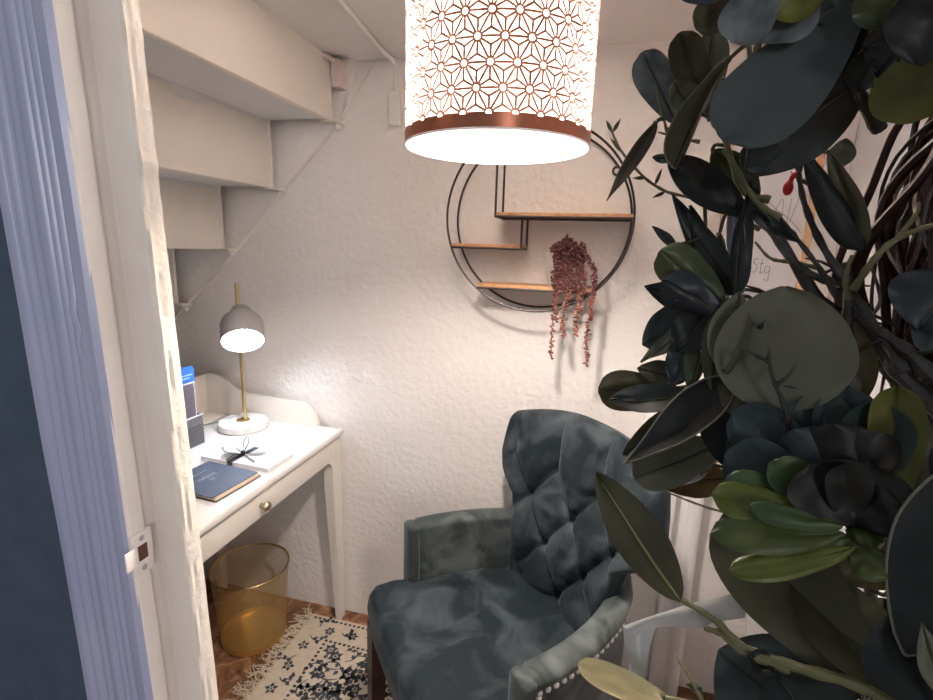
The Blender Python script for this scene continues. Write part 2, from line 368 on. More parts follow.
# ---- stairs seen from below: risers face +x, treads above
steps = [(-0.815, CEIL+0.1, 1.766), (-1.03, 1.766, 1.569), (-1.23, 1.569, 1.372), (-1.44, 1.372, 1.172), (-1.65, 1.172, 0.975)]
for i, (x, zt, zb) in enumerate(steps):
    m = MB(); xn = steps[i+1][0] if i < 4 else x-0.02
    y0, y1 = 0.5, 1.455
    m.box((x-0.022, y0, zb-0.006), (x, y1, zt), 0, bev=0.003)                      # riser
    struct(m, 'trim_%d' % (10+i), M_stair, 'cream stair riser seen from underneath', smooth=True)
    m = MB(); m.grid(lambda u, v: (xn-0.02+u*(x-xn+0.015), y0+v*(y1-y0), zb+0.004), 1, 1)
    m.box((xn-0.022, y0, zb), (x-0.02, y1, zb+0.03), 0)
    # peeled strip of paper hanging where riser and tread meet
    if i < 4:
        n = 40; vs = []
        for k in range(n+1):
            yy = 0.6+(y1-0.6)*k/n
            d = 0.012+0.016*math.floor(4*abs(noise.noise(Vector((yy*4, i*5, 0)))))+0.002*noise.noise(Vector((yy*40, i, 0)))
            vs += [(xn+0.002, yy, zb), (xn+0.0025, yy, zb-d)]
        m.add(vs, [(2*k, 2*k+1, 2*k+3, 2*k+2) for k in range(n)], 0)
    struct(m, 'trim_%d' % (20+i), pm('tread_shade_grey', (0.70, 0.69, 0.68), 0.7, bump=0.2, bscale=20), 'greyish underside of a stair tread', smooth=False)  # shade under the tread put into its grey; the strip shares it
    # bead closing the riser end
    b = MB(); b.tube([(x-0.004, 1.452, zb-0.012), (x-0.004, 1.452, zt)], 0.009, 10)
    b.box((x-0.03, 1.44, zb-0.012), (x+0.03, 1.487, zb-0.004), 0, bev=0.002)
    b.ball((x+0.012, 1.475, zb-0.022), 0.011, 10, 6)
    b.tube([(x-0.05, 1.47, zb+0.03), (x-0.05, 1.47, zt)], 0.004, 6)
    struct(b, 'trim_%d' % (30+i), M_stair, 'cream bead at the end of a stair riser', smooth=True)
# stringer against the back wall, above the diagonal
struct(MB().prism([(-0.745, CEIL+0.02), (-0.80, CEIL-0.16), (-1.03, 1.545), (-1.22, 1.352), (-1.45, 1.15), (-1.66, 0.96), (-1.66, 2.1), (-0.745, 2.1)], 1.482, 1.51, 'y'),
       'trim_8', M_plaster, 'stair stringer with a diagonal lower edge on the back wall')
struct(MB().tube([(-0.70, 1.494, CEIL-0.02), (-0.80, 1.482, 1.765), (-1.03, 1.482, 1.542), (-1.22, 1.482, 1.349), (-1.45, 1.482, 1.147), (-1.64, 1.482, 0.97)], 0.004, 6),
       'trim_9', M_stair, 'thin painted seam along the stair stringer', smooth=True)
struct(MB().box((-2.0, 0.5, 2.04), (-0.84, 1.6, 2.1)), 'trim_40', M_stair, 'stair tread above')
# corner boards on the right
struct(MB().box((0.525, 1.487, 0), (0.584, 1.497, CEIL), 0, bev=0.002), 'trim_41', M_white, 'narrow white corner board on the back wall', smooth=True)
struct(MB().box((0.165, 1.455, 0), (0.262, 1.497, 1.02), 0, bev=0.01).box((0.262, 1.44, 0), (0.275, 1.497, 1.02), 0, bev=0.004).box((0.275, 1.47, 0), (0.33, 1.497, 1.02), 0, bev=0.004).tube([(0.335, 1.47, 0), (0.335, 1.47, 1.02)], 0.02, 16),
       'trim_42', M_white, 'white moulded boards behind the armchair', smooth=True)
mk = MB()
for px, py in ((855, 100), (851, 86), (842, 172)):
    p = onY(px, py, 1.487); o = MB().ball(p, 0.004, 8, 5, sc=(0.7, 0.4, 1.6)).build('screw', M_pencil)
    tag(o, {100: 'middle of the three dark screws in the white corner board', 86: 'topmost dark screw in the white corner board', 172: 'lowest dark screw in the white corner board'}[py], 'screw', 'screws in the corner board')

# ceiling cable and fittings
cpath = smooth_path([onZ(322, -22, 1.93), onZ(340, 0, 1.928), onZ(352, 14, 1.926), onZ(366, 31, 1.927), (-0.628, 1.42, 1.926), (-0.622, 1.49, 1.915), (-0.622, 1.492, 1.84)])
tag(MB().tube(cpath, 0.0065, 10).build('ceiling_cable', M_cable), 'white painted cable running across the ceiling to the wall box', 'cable')
tag(MB().box((-0.640, 1.477, 1.745), (-0.604, 1.501, 1.84), 0, bev=0.004).build('junction_box', M_plaster), 'small white box on the back wall left of the lampshade', 'junction box')
bk = MB(); bk.box((-0.805, 1.44, 1.848), (-0.775, 1.485, 1.925), 0, bev=0.004)
bk.add([], []); bk.tube([(-0.79, 1.46, 1.915), (-0.81, 1.43, 1.927), (-0.835, 1.39, 1.928)], 0.009, 8)
bk.ball((-0.783, 1.44, 1.865), 0.003, 8, 5)
tag(bk.build('ceiling_bracket', M_rose), 'small pinkish painted bracket where the ceiling meets the stairs', 'bracket')

# open door leaf at the far right, which carries the wreath
dl = MB().box((0, -0.78, 0), (0.035, 0, 2.02), 0, bev=0.002)
dlo = struct(dl, 'door_1', M_white, 'white door leaf opened towards the hall', smooth=True)
dlo.location = (0.325, 0.385, 0.01); dlo.rotation_euler = (0, 0, math.radians(8))

# ================================================================== PENDANT LAMP
R = 0.142; H = 0.205
pt_ = thing('pendant_lamp', 'copper star-pattern drum pendant lamp hanging from the ceiling, lit', 'lamp', PEND)
m = MB(); m.lathe([(R-0.0012, 0), (R-0.0012, H)], n=128); m.build('shade_liner', M_liner, pt_)['label'] = 'white translucent lining of the shade'
def shade_pattern():
    m = MB(); NC = 26; a = 2*PI*R/NC; hh = a*math.sqrt(3)/2; z0 = 0.016; z1 = H-0.012; rr = R+0.0006
    def wrap(u, z): t = u/R; return (rr*math.cos(t), rr*math.sin(t), z)
    lw = 0.00160; hr = 0.0048
    def clip(p, q):
        (ua, za), (ub, zb) = p, q
        if za > zb: (ua, za), (ub, zb) = (ub, zb), (ua, za)
        if zb < z0 or za > z1: return None
        if za < z0: t = (z0-za)/(zb-za); ua += (ub-ua)*t; za = z0
        if zb > z1: t = (z1-za)/(zb-za); ub = ua+(ub-ua)*t; zb = z1
        return (ua, za), (ub, zb)
    def seg(p, q, w=lw):
        c = clip(p, q)
        if not c: return
        p, q = c; du = q[0]-p[0]; dz = q[1]-p[1]; L = math.hypot(du, dz)
        if L < 1e-5: return
        nx, nz = -dz/L*w, du/L*w; n = 3
        vs = []
        for k in range(n+1):
            t = k/n; u = p[0]+du*t; z = p[1]+dz*t; vs += [wrap(u+nx, z+nz), wrap(u-nx, z-nz)]
        m.add(vs, [(2*k, 2*k+1, 2*k+3, 2*k+2) for k in range(n)])
    rows = int(H/hh)+3
    for j in range(-1, rows):
        for i in range(NC):
            u = (i+(0.5 if j % 2 else 0))*a; z = 0.018+j*hh
            N6 = [(u+a*math.cos(k*PI/3), z+a*math.sin(k*PI/3)) for k in range(6)]
            D6 = [(u+a/math.sqrt(3)*math.cos(PI/6+k*PI/3), z+a/math.sqrt(3)*math.sin(PI/6+k*PI/3)) for k in range(6)]
            def off(q):
                L = math.hypot(q[0]-u, q[1]-z); return (u+(q[0]-u)*hr/L, z+(q[1]-z)*hr/L)
            for k in range(6):
                q = N6[k]; mid = ((u+q[0])/2, (z+q[1])/2)
                seg(off(q), mid); seg(off(D6[k]), D6[k])
            # ring round the centre hole
            n = 16; prev = None
            for k in range(n+1):
                t = 2*PI*k/n; q = (u+hr*math.cos(t), z+hr*math.sin(t))
                if prev: seg(prev, q, 0.0009)
                prev = q
    return m
shade_pattern().build('pattern_sleeve', M_copper, pt_, smooth=False)['label'] = 'pierced copper star pattern around the shade'
for z0, z1 in ((0.0, 0.017), (H-0.013, H)):
    m = MB(); m.lathe([(R+0.0008, z0), (R+0.0008, z1)], n=128); m.lathe([(R-0.0016, z0), (R-0.0016, z0+0.004)], n=128, mi=1)
    m.build('rim_band', [M_copper, M_liner], pt_)['label'] = 'plain copper band at the shade rim'
m = MB()
m.tube([(R*math.cos(t*2*PI/64), R*math.sin(t*2*PI/64), 0.0) for t in range(64)], 0.0018, 6, closed=True)
m.build('rim_wire', M_lampwhite, pt_)
m = MB(); m.lathe([(0.0005, 0.12), (0.016, 0.12), (0.019, 0.13), (0.019, 0.185), (0.012, 0.20), (0.006, 0.205)], n=24)
for k in range(3):
    a = k*2*PI/3; m.tube([(0.015*math.cos(a), 0.015*math.sin(a), 0.185), ((R-0.001)*math.cos(a), (R-0.001)*math.sin(a), 0.195)], 0.0016, 6)
m.build('lamp_holder', M_lampwhite, pt_)
MB().tube([(0, 0, 0.2), (0, 0, CEIL-PEND.z-0.02)], 0.003, 8).build('cord', M_lampwhite, pt_)
MB().lathe([(0.0005, CEIL-PEND.z-0.03), (0.04, CEIL-PEND.z-0.03), (0.045, CEIL-PEND.z-0.004), (0.045, CEIL-PEND.z)], n=32).build('ceiling_rose', M_lampwhite, pt_)
m = MB(); m.lathe([(0.0005, 0.050), (0.012, 0.053), (0.022, 0.065), (0.024, 0.078), (0.019, 0.095), (0.012, 0.108), (0.011, 0.122)], n=24)
bo = m.build('bulb', M_bulb, pt_); bo.visible_shadow = True
for o in (bo,): o['label'] = 'glowing warm bulb'

# ================================================================== WALL SHELF
SC = Vector((-0.169, 0, 1.478)); SR = 0.25
ws = thing('wall_shelf', 'round black wire wall shelf with three wooden ledges on the back wall', 'shelf', (SC.x, 1.49, SC.z))
def ring(y): return [(SR*math.cos(2*PI*k/96), y, SR*math.sin(2*PI*k/96)) for k in range(96)]
MB().tube(ring(0.0), 0.0032, 8, closed=True).build('wire_ring', M_black, ws)
MB().tube(ring(-0.11), 0.0032, 8, closed=True).build('wire_ring', M_black, ws)
for (z, xa, xb) in ((0.006, -0.115, 0.249), (-0.080, -0.236, -0.036), (-0.190, -0.156, 0.158)):
    MB().box((xa, -0.112, z), (xb, 0.0, z+0.009), 0, bev=0.001).build('shelf_board', M_shelf, ws)
    fr = MB().tube([(xa, -0.112, z-0.002), (xb, -0.112, z-0.002)], 0.0032, 8).tube([(xa, -0.002, z-0.002), (xb, -0.002, z-0.002)], 0.0032, 8)
    for x in (xa+0.002, xb-0.002): fr.tube([(x, -0.114, z-0.002), (x, 0, z-0.002)], 0.003, 8)
    fr.build('shelf_rail', M_black, ws)
for (x, za, zb) in ((-0.113, 0.006, 0.222), (-0.038, -0.08, 0.004)):
    for y in (-0.11, -0.002):
        MB().tube([(x, y, za), (x, y, zb)], 0.0032, 8).build('upright', M_black, ws)
e = MB(); e.tube([(0.20+0.011*math.cos(2*PI*k/16), -0.003, 0.135+0.011*math.sin(2*PI*k/16)) for k in range(16)], 0.0035, 6, closed=True)
e.build('hanging_eye', M_black, ws)

# trailing plant in a small pot on the lower ledge
PP = Vector((-0.094, 1.425, 1.2975))
tp = thing('trailing_succulent', 'burgundy trailing bead plant in a small grey pot on the lowest wall-shelf ledge', 'plant', PP)
MB().lathe(c=(-0.006, 0, 0), prof=[(0.0005, 0), (0.030, 0), (0.038, 0.03), (0.042, 0.092), (0.039, 0.092), (0.036, 0.08), (0.0005, 0.08)], n=32).build('pot', M_pot, tp)
tips = [(551, 358, 0.010), (563, 338, 0.008), (576, 336, 0.009), (586, 365, 0.010), (556, 322, 0.0), (590, 320, 0.0), (570, 300, 0), (580, 312, 0)]
rn = random.Random(4)
for ti, (px, py, sw) in enumerate(tips):
    tip = onY(px, py, 1.355)-PP
    x0 = (tip.x)*0.7
    path = smooth_path([(x0*0.4, -0.01, 0.07), (x0*0.8, -0.035, 0.088+0.01*rn.random()), (tip.x*0.95, -0.058, 0.06), (tip.x+0.004, -0.066, 0.0), (tip.x-0.003, -0.066, tip.z*0.5), tuple(tip)], 8)
    m = MB(); m.tube(path, 0.0012, 5, 0)
    L = sum((path[k+1]-path[k]).length for k in range(len(path)-1)); nb = int(L/0.0027)
    for k in range(nb):
        t = (k+rn.random())/nb*(len(path)-1); i0 = min(int(t), len(path)-2); p = path[i0].lerp(path[i0+1], t-i0)
        d = Vector((rn.gauss(0, 1), rn.gauss(0, 0.8)-0.2, rn.gauss(0, 0.7))).normalized()
        ln = 0.0085*(0.7+0.6*rn.random())
        q = d.to_track_quat('Z', 'Y'); m.ball(p+d*ln*0.6, 0.0033, 6, 4, mi=(1 if (t/(len(path)-1) > 0.62 and rn.random() < 0.75) else 0), sc=(1, 1, 1.7), q=q)
    m.build('trailing_strand', [M_bead, M_bead2], tp)
m = MB()
for k in range(300):
    a = rn.random()*2*PI; rr = 0.043*math.sqrt(rn.random()); hh = 0.092+0.046*rn.random()*(1-rr/0.06)
    p = Vector((rr*math.cos(a)+0.008, rr*math.sin(a)*0.8-0.012, hh)); d = Vector((p.x*14, p.y*14-0.2, 0.7+rn.gauss(0, 0.5))).normalized()
    m.ball(p, 0.0037, 6, 4, sc=(1, 1, 1.8), q=d.to_track_quat('Z', 'Y'))
    if k % 5 == 0: m.tube([(p.x*0.3, p.y*0.3, 0.06), p], 0.001, 4)
for k in range(260):
    x = rn.uniform(-0.024, 0.060); z = rn.uniform(0.0, 0.12); p = Vector((x, -0.052-0.012*rn.random()-0.01*(1-abs(x)/0.05), z))
    d = Vector((rn.gauss(0, 1), -0.8, rn.gauss(0, 0.6))).normalized()
    m.ball(p, 0.0036, 6, 4, sc=(1, 1, 1.7), q=d.to_track_quat('Z', 'Y'))
    if k % 4 == 0: m.tube([(x*0.5, -0.02, 0.075), p], 0.0009, 4)
m.build('bead_foliage', M_bead, tp)

# ================================================================== DESK
DX0, DX1, DY0, DY1, DZ = -1.375, -0.823, 0.62, 1.485, 0.765
dk = thing('writing_desk', 'cream writing desk with a low back gallery, against the back wall', 'desk', (0, 0, 0))
MB().box((DX0, DY0, DZ-0.022), (DX1+0.012, DY1, DZ), 0, bev=0.007).build('desktop', M_desktop, dk)
def leg(x0, y0, sx, sy):   # tapered leg; sx, sy = towards the inside
    m = MB(); a = 0.058; b = 0.032; t = DZ-0.022
    def q(w, z): return [(x0, y0, z), (x0+sx*w*0.62, y0, z), (x0+sx*w*0.62, y0+sy*w, z), (x0, y0+sy*w, z)]
    vs = q(b, FZ)+q(a, 0.56)+q(a, t)
    m.add(vs, [(0, 3, 2, 1), (8, 9, 10, 11)]+[(k*4+i, k*4+(i+1) % 4, (k+1)*4+(i+1) % 4, (k+1)*4+i) for k in range(2) for i in range(4)])
    return m
for (x0, y0, sx, sy) in ((DX1, DY1-0.003, -1, -1), (DX1, DY0+0.01, -1, 1), (DX0+0.01, DY1-0.003, 1, -1), (DX0+0.01, DY0+0.01, 1, 1)):
    leg(x0, y0, sx, sy).build('leg', M_desk, dk, smooth=False)
# apron with rounded bracket at the legs, drawer front set in it
za = 0.668
def apron(x0, x1):
    ya, yb = DY0+0.01+0.058, DY1-0.061; r = 0.035; pts = [(ya, DZ-0.022), (ya, za-0.035)]
    for k in range(1, 7): a = k/6*PI/2; pts.append((ya+r-r*math.cos(a), za-r+r*math.sin(a)))
    for k in range(0, 7): a = PI/2-k/6*PI/2; pts.append((yb-r+r*math.cos(a), za-r+r*math.sin(a)))
    pts.append((yb, DZ-0.022))
    return MB().prism(pts, x0, x1, 'x')
apron(DX1-0.022, DX1-0.0015).build('apron', M_desk, dk, smooth=False)
apron(DX0+0.012, DX0+0.03).build('apron', M_desk, dk, smooth=False)
MB().box((DX0+0.03, DY1-0.03, za), (DX1-0.05, DY1-0.008, DZ-0.022)).build('side_rail', M_desk, dk, smooth=False)
MB().box((DX0+0.03, DY0+0.02, za), (DX1-0.05, DY0+0.04, DZ-0.022)).build('side_rail', M_desk, dk, smooth=False)
dr = MB().box((DX1-0.02, DY0+0.075, za+0.004), (DX1+0.001, DY1-0.075, DZ-0.026), 0, bev=0.0015).build('drawer', M_desk, dk)
kp = onY(263, 508, 1.05); kz = 0.704
MB().lathe([(0.007, 0), (0.005, 0.006), (0.006, 0.012), (0.0125, 0.016), (0.0135, 0.021), (0.010, 0.026), (0.0005, 0.027)], c=(DX1+0.001, 1.045, kz), n=20, mat=Matrix.Rotation(PI/2, 3, 'Y')).build('knob', M_oldbrass, dr)['label'] = 'brass knob'
# gallery: tall back board along x = DX0, side piece on the back wall with an S-curved top
MB().box((DX0, DY0, DZ), (DX0+0.018, DY1, DZ+0.148), 0, bev=0.003).build('back_board', M_desk, dk)
g = [(DX0+0.018, DZ), (DX0+0.018, 0.918), (DX0+0.05, 0.917), (DX0+0.08, 0.908), (-1.275, 0.892), (-1.25, 0.872), (-1.22, 0.860), (-1.19, 0.854), (-0.985, 0.846), (-0.955, 0.841), (-0.935, 0.828), (-0.918, 0.808), (-0.908, 0.782), (-0.905, DZ)]
MB().prism(g, DY1-0.018, DY1, 'y').build('side_gallery', M_desk, dk, smooth=False)
MB().box((DX0+0.018, DY0+0.1, DZ), (DX0+0.10, DY1-0.02, DZ+0.006), 0, bev=0.002).build('ledge', M_desk, dk)

# desk lamp
LB = Vector((-1.138, 1.383, DZ)); 
dl_ = thing('desk_lamp', 'lit desk lamp with grey bell shade, brass pole and round marble base on the desk', 'lamp', LB)
MB().lathe([(0.0005, 0), (0.076, 0), (0.080, 0.003), (0.080, 0.022), (0.076, 0.026), (0.0005, 0.026)], n=48).build('marble_base', M_marble, dl_)
MB().lathe([(0.022, 0.026), (0.022, 0.029), (0.012, 0.031), (0.008, 0.033)], n=24).build('pole_collar', M_brass, dl_)
top = Vector((onY(238, 282, 1.41).x, 1.41, onY(238, 282, 1.41).z))-LB
MB().tube([(0.008, 0, 0.027), (0.006, 0.002, top.z)], 0.0062, 12).build('pole', M_brass, dl_)
vdir = Vector((1.145, -1.36, 0)).normalized()
tilt = math.radians(45)
axis = (Vector((0, 0, 1))*math.cos(tilt)-vdir*math.sin(tilt)).normalized()   # points from opening to neck
sq = axis.to_track_quat('Z', 'Y').to_matrix()
oc = onY(243, 341, 1.33)-LB    # centre of the opening
prof = [(0.064, 0.0), (0.0655, 0.03), (0.065, 0.062), (0.060, 0.080), (0.048, 0.092), (0.036, 0.097), (0.033, 0.100), (0.032, 0.118), (0.027, 0.128), (0.0005, 0.130)]
inn = [(0.0625, 0.0), (0.064, 0.03), (0.063, 0.060), (0.058, 0.078), (0.045, 0.089), (0.0005, 0.092)]
m = MB(); m.lathe(prof, oc, 48, 0, sq); m.lathe(inn, oc, 48, 1, sq); m.lathe([(0.064, 0), (0.0625, 0)], oc, 48, 0, sq)
m.build('lamp_shade', [M_lampgrey, M_lampwhite], dl_)['label'] = 'grey enamel bell shade, white inside'
m = MB(); pj = oc+axis*0.1
m.tube([pj, (0.007, 0.001, pj.z+0.01)], 0.006, 8); m.ball((0.007, 0.001, pj.z+0.01), 0.011, 10, 6)
m.build('shade_joint', M_brass, dl_)
m = MB(); m.ball(oc+axis*0.060, 0.024, 20, 12); m.build('bulb', M_bulbcool, dl_)['label'] = 'glowing white bulb'
sp = lamp('desk_lamp_glow', 'POINT', LB+oc+axis*0.032, 1.7, (0.76, 0.87, 1.0), 0.02)
m = MB(); m.tube(smooth_path([(-0.07, 0.0, 0.005), (-0.11, 0.0, 0.005), (-0.135, -0.09, 0.010), (-0.16, -0.14, 0.0105), (-0.19, -0.2, 0.0105)]), 0.0025, 8)
m.build('cord', pm('grey_cord', (0.25, 0.24, 0.23), 0.5), dl_)

# basket with a boxed pack in it
BK = onZ(206, 440, DZ)
bb = thing('desk_basket', 'dark grey perforated desk basket at the left of the desk', 'basket', (-1.215, 1.158, DZ+0.0005), math.radians(88))
def wallbox(x0, x1, y0, y1, h, t=0.002):
    m = MB(); m.box((x0, y0, 0), (x1, y1, t)); m.box((x0, y0, 0), (x1, y0+t, h)); m.box((x0, y1-t, 0), (x1, y1, h)); m.box((x0, y0, 0), (x0+t, y1, h)); m.box((x1-t, y0, 0), (x1, y1, h)); return m
m = wallbox(-0.075, 0.075, -0.05, 0.03, 0.095)
for i in range(22):
    for j in range(8):
        x = -0.069+i*0.0066+(0.0033 if j % 2 else 0); z = 0.008+j*0.0078
        m.disc((x, -0.0503, z), 0.0027, 8, 1, (0, -1, 0))
for i in range(11):
    for j in range(8):
        y = -0.045+i*0.0068+(0.003 if j % 2 else 0); z = 0.008+j*0.0078
        m.disc((0.0753, y, z), 0.0023, 8, 1, (1, 0, 0))
m.build('mesh_body', [M_meshgrey, M_hole], bb, smooth=False)
m = MB(); m.tube([(-0.076, -0.051, 0.095), (0.076, -0.051, 0.095), (0.076, 0.031, 0.095), (-0.076, 0.031, 0.095)], 0.003, 8, closed=True)
m.build('rim', pm('light_grey_metal', (0.5, 0.5, 0.52), 0.4, 0.3), bb)
bx = thing('boxed_pack', 'tall slim pack with a blue header standing in the desk basket', 'package', (bb.location.x, bb.location.y, DZ+0.004), math.radians(88))
MB().box((-0.062, -0.044, 0), (0.062, -0.006, 0.20), 0, bev=0.003).build('pack_body', pm('pale_card', (0.55, 0.54, 0.58), 0.4), bx)
MB().box((-0.057, -0.0452, 0.01), (0.056, -0.0445, 0.197)).build('smoky_window', M_screen, bx)
r = 0.016; pts = [(-0.062, 0.202), (0.062, 0.202), (0.062, 0.252-r)]+[(0.062-r+r*math.cos(k/6*PI/2), 0.252-r+r*math.sin(k/6*PI/2)) for k in range(7)]+[(-0.062+r, 0.252), (-0.062, 0.252-r)]
MB().prism(pts, -0.0445, -0.041, 'y').build('blue_header', M_blue, bx, smooth=False)
m = MB()
for z, xa, xb in ((0.223, -0.02, 0.052), (0.214, -0.01, 0.044)):
    x = xa
    while x < xb: l = rn.uniform(0.004, 0.009); m.box((x, -0.0449, z), (x+l, -0.0445, z+0.004)); x += l+0.0016
m.build('header_print', pm('pale_blue_print', (0.35, 0.55, 0.85), 0.5), bx, smooth=False)
cb = MB().tube(smooth_path([(0.07, 0.01, 0.10), (0.095, 0.02, 0.128), (0.088, 0.02, 0.150), (0.06, 0.02, 0.155)]), 0.0014, 6)
cb.build('strap_loop', M_cord, bx)

# notebook
NB = thing('notebook', 'navy notebook with silver lettering lying at the desk front', 'notebook', (-0.945, 1.015, DZ+0.0005), math.radians(-5))
m = MB()
def rrect(x0, x1, y0, y1, z0, z1, r=0.008, mi=0, m=None):
    pts = []
    for (cx, cy, a0) in ((x1-r, y1-r, 0), (x0+r, y1-r, PI/2), (x0+r, y0+r, PI), (x1-r, y0+r, 1.5*PI)):
        for k in range(6): a = a0+k/5*PI/2; pts.append((cx+r*math.cos(a), cy+r*math.sin(a)))
    return (m or MB()).prism(pts, z0, z1, 'z', mi)
rrect(-0.092, 0.092, -0.078, 0.082, 0, 0.0015).build('back_cover', M_navy, NB)
rrect(-0.090, 0.089, -0.075, 0.079, 0.0015, 0.0105).build('pages', M_kraft, NB)
cv = rrect(-0.092, 0.086, -0.080, 0.076, 0.0105, 0.0125); 
fc = cv.build('front_cover', M_navy, NB)
def text(s, size, loc, rot, mat, name, parent, ext=0.0002):
    cu = bpy.data.curves.new(name, 'FONT'); cu.body = s; cu.size = size; cu.extrude = ext; cu.align_x = 'CENTER'; cu.align_y = 'CENTER'
    o = bpy.data.objects.new(name, cu); C.objects.link(o); dg = bpy.context.evaluated_depsgraph_get()
    me = bpy.data.meshes.new_from_object(o.evaluated_get(dg)); bpy.data.objects.remove(o)
    me.materials.clear(); me.materials.append(mat)
    o = bpy.data.objects.new(name, me); C.objects.link(o); o.location = loc; o.rotation_euler = rot; o.parent = parent; return o
text('WRITE', 0.020, (-0.015, -0.002, 0.0128), (0, 0, PI/2), M_silver, 'silver_lettering', fc)
text('IT', 0.020, (0.008, -0.002, 0.0128), (0, 0, PI/2), M_silver, 'silver_lettering', fc)
m = MB(); m.box((-0.052, -0.035, 0.0125), (-0.050, 0.03, 0.0129)); m.box((-0.045, -0.050, 0.0125), (-0.043, -0.02, 0.0129)); m.build('silver_rule', M_silver, fc)

# paper pad set tied with a ribbon
PD = thing('paper_pad', 'white patterned and lined paper pad tied with a dark ribbon bow', 'notepad', (-0.957, 1.168, DZ+0.0005), math.radians(-3))
MB().box((-0.117, -0.053, 0), (-0.012, 0.055, 0.011)).build('floral_pad', M_paper, PD, smooth=False)
MB().box((-0.008, -0.053, 0), (0.117, 0.055, 0.011)).build('lined_pad', M_paper, PD, smooth=False)
m = MB()
for k in range(13): m.box((-0.004, -0.048+k*0.008, 0.011), (0.113, -0.0470+k*0.008, 0.0112))
m.build('ruled_lines', M_lines, PD.children[-1] if len(PD.children) else PD, smooth=False)
m = MB()
for k in range(55):
    x = rn.uniform(-0.112, -0.02); y = rn.uniform(-0.048, 0.05); a = rn.random()*PI
    for s in range(3):
        b = a+s*1.1; l = 0.005
        m.add([(x, y, 0.0112), (x+l*math.cos(b-0.3), y+l*math.sin(b-0.3), 0.0112), (x+1.6*l*math.cos(b), y+1.6*l*math.sin(b), 0.0112), (x+l*math.cos(b+0.3), y+l*math.sin(b+0.3), 0.0112)], [(0, 1, 2, 3)])
m.build('floral_print', M_greyprint, PD, smooth=False)
m = MB()
for zz in range(4):   # page edges catch as faint stripes
    pass
def ribbon_strip(pa, pb, m, mi=0):
    vs = []
    for a, b in zip(pa, pb): vs += [a, b]
    return m.add(vs, [(2*k, 2*k+1, 2*k+3, 2*k+2) for k in range(len(pa)-1)], mi)
def band(path, width, side, m):
    s = Vector(side).normalized()*width/2; P = smooth_path(path, 8)
    lo = [p-s for p in P]; hi = [p+s for p in P]
    up = Vector((0, 0, 0.0006)); ribbon_strip(lo, hi, m); ribbon_strip([p+up for p in lo], [p+up for p in hi], m)
m = MB(); m.box((-0.022, -0.0545, 0), (-0.004, -0.0535, 0.0125)); m.box((-0.022, -0.0545, 0.0115), (-0.004, 0.0565, 0.0125)); m.box((-0.022, 0.0555, 0), (-0.004, 0.0565, 0.0125))
m.build('ribbon_band', M_blackribbon, PD, smooth=False)
for pth in ([(-0.013, 0, 0.014), (-0.035, -0.012, 0.036), (-0.066, -0.022, 0.034), (-0.055, -0.014, 0.016), (-0.013, 0, 0.0145)],
            [(-0.013, 0, 0.014), (-0.020, 0.012, 0.042), (-0.014, 0.022, 0.060), (-0.002, 0.012, 0.046), (-0.013, 0, 0.0145)],
            [(-0.013, 0, 0.015), (0.015, 0.02, 0.024), (0.035, 0.034, 0.021)], [(-0.013, 0, 0.015), (-0.022, -0.03, 0.018), (-0.028, -0.052, 0.012)]):
    m = MB(); band(pth, 0.019, (0.5, -0.8, 0.4), m); m.build('bow_loop', M_blackribbon, PD)
MB().ball((-0.013, 0, 0.018), 0.007, 12, 8).build('bow_knot', M_blackribbon, PD)
pn = MB().tube([(0.0, -0.004, 0.0155), (0.05, -0.032, 0.0155), (0.056, -0.0355, 0.0145)], [0.003, 0.003, 0.001], 10)
tag(pn.build('pen', pm('white_plastic', (0.85, 0.85, 0.88), 0.25), None, loc=PD.location), 'slim white pen lying on the lined paper pad', 'pen')

# ================================================================== WASTE BASKET
wb = thing('waste_basket', 'round gold wire mesh waste basket under the desk', 'waste basket', (-1.085, 1.305, 0.0035+FZ))
rt, rb, hh = 0.127, 0.107, 0.272
def shell(r0, r1, z0, z1, n=96, nv=1):
    m = MB(); m.grid(lambda u, v: ((r0+(r1-r0)*v)*math.cos(2*PI*u), (r0+(r1-r0)*v)*math.sin(2*PI*u), z0+(z1-z0)*v), n, nv); return m
def add_uv(o, n, nv):
    me = o.data; uvl = me.uv_layers.new(name='UVMap')
    for poly in me.polygons:
        for li in poly.loop_indices:
            vi = me.loops[li].vertex_index; i = vi % (n+1); j = vi//(n+1); uvl.data[li].uv = (i/n, j/nv)
o = shell(rb, rt, 0.02, hh).build('mesh_side', M_wirecloth, wb); add_uv(o, 96, 1)
MB().tube([(rt*math.cos(2*PI*k/64), rt*math.sin(2*PI*k/64), hh) for k in range(64)], 0.0038, 10, closed=True).build('rim', M_brass, wb)
m = MB(); m.lathe([(0.0005, 0.004), (rb-0.004, 0.004), (rb-0.001, 0.0), (rb+0.001, 0.0), (rb+0.0015, 0.022), (rb-0.0005, 0.022), (rb-0.003, 0.008), (0.0005, 0.007)], n=64)
m.build('solid_base', pm('gold_metal', (0.66, 0.44, 0.15), 0.35, 0.8), wb)

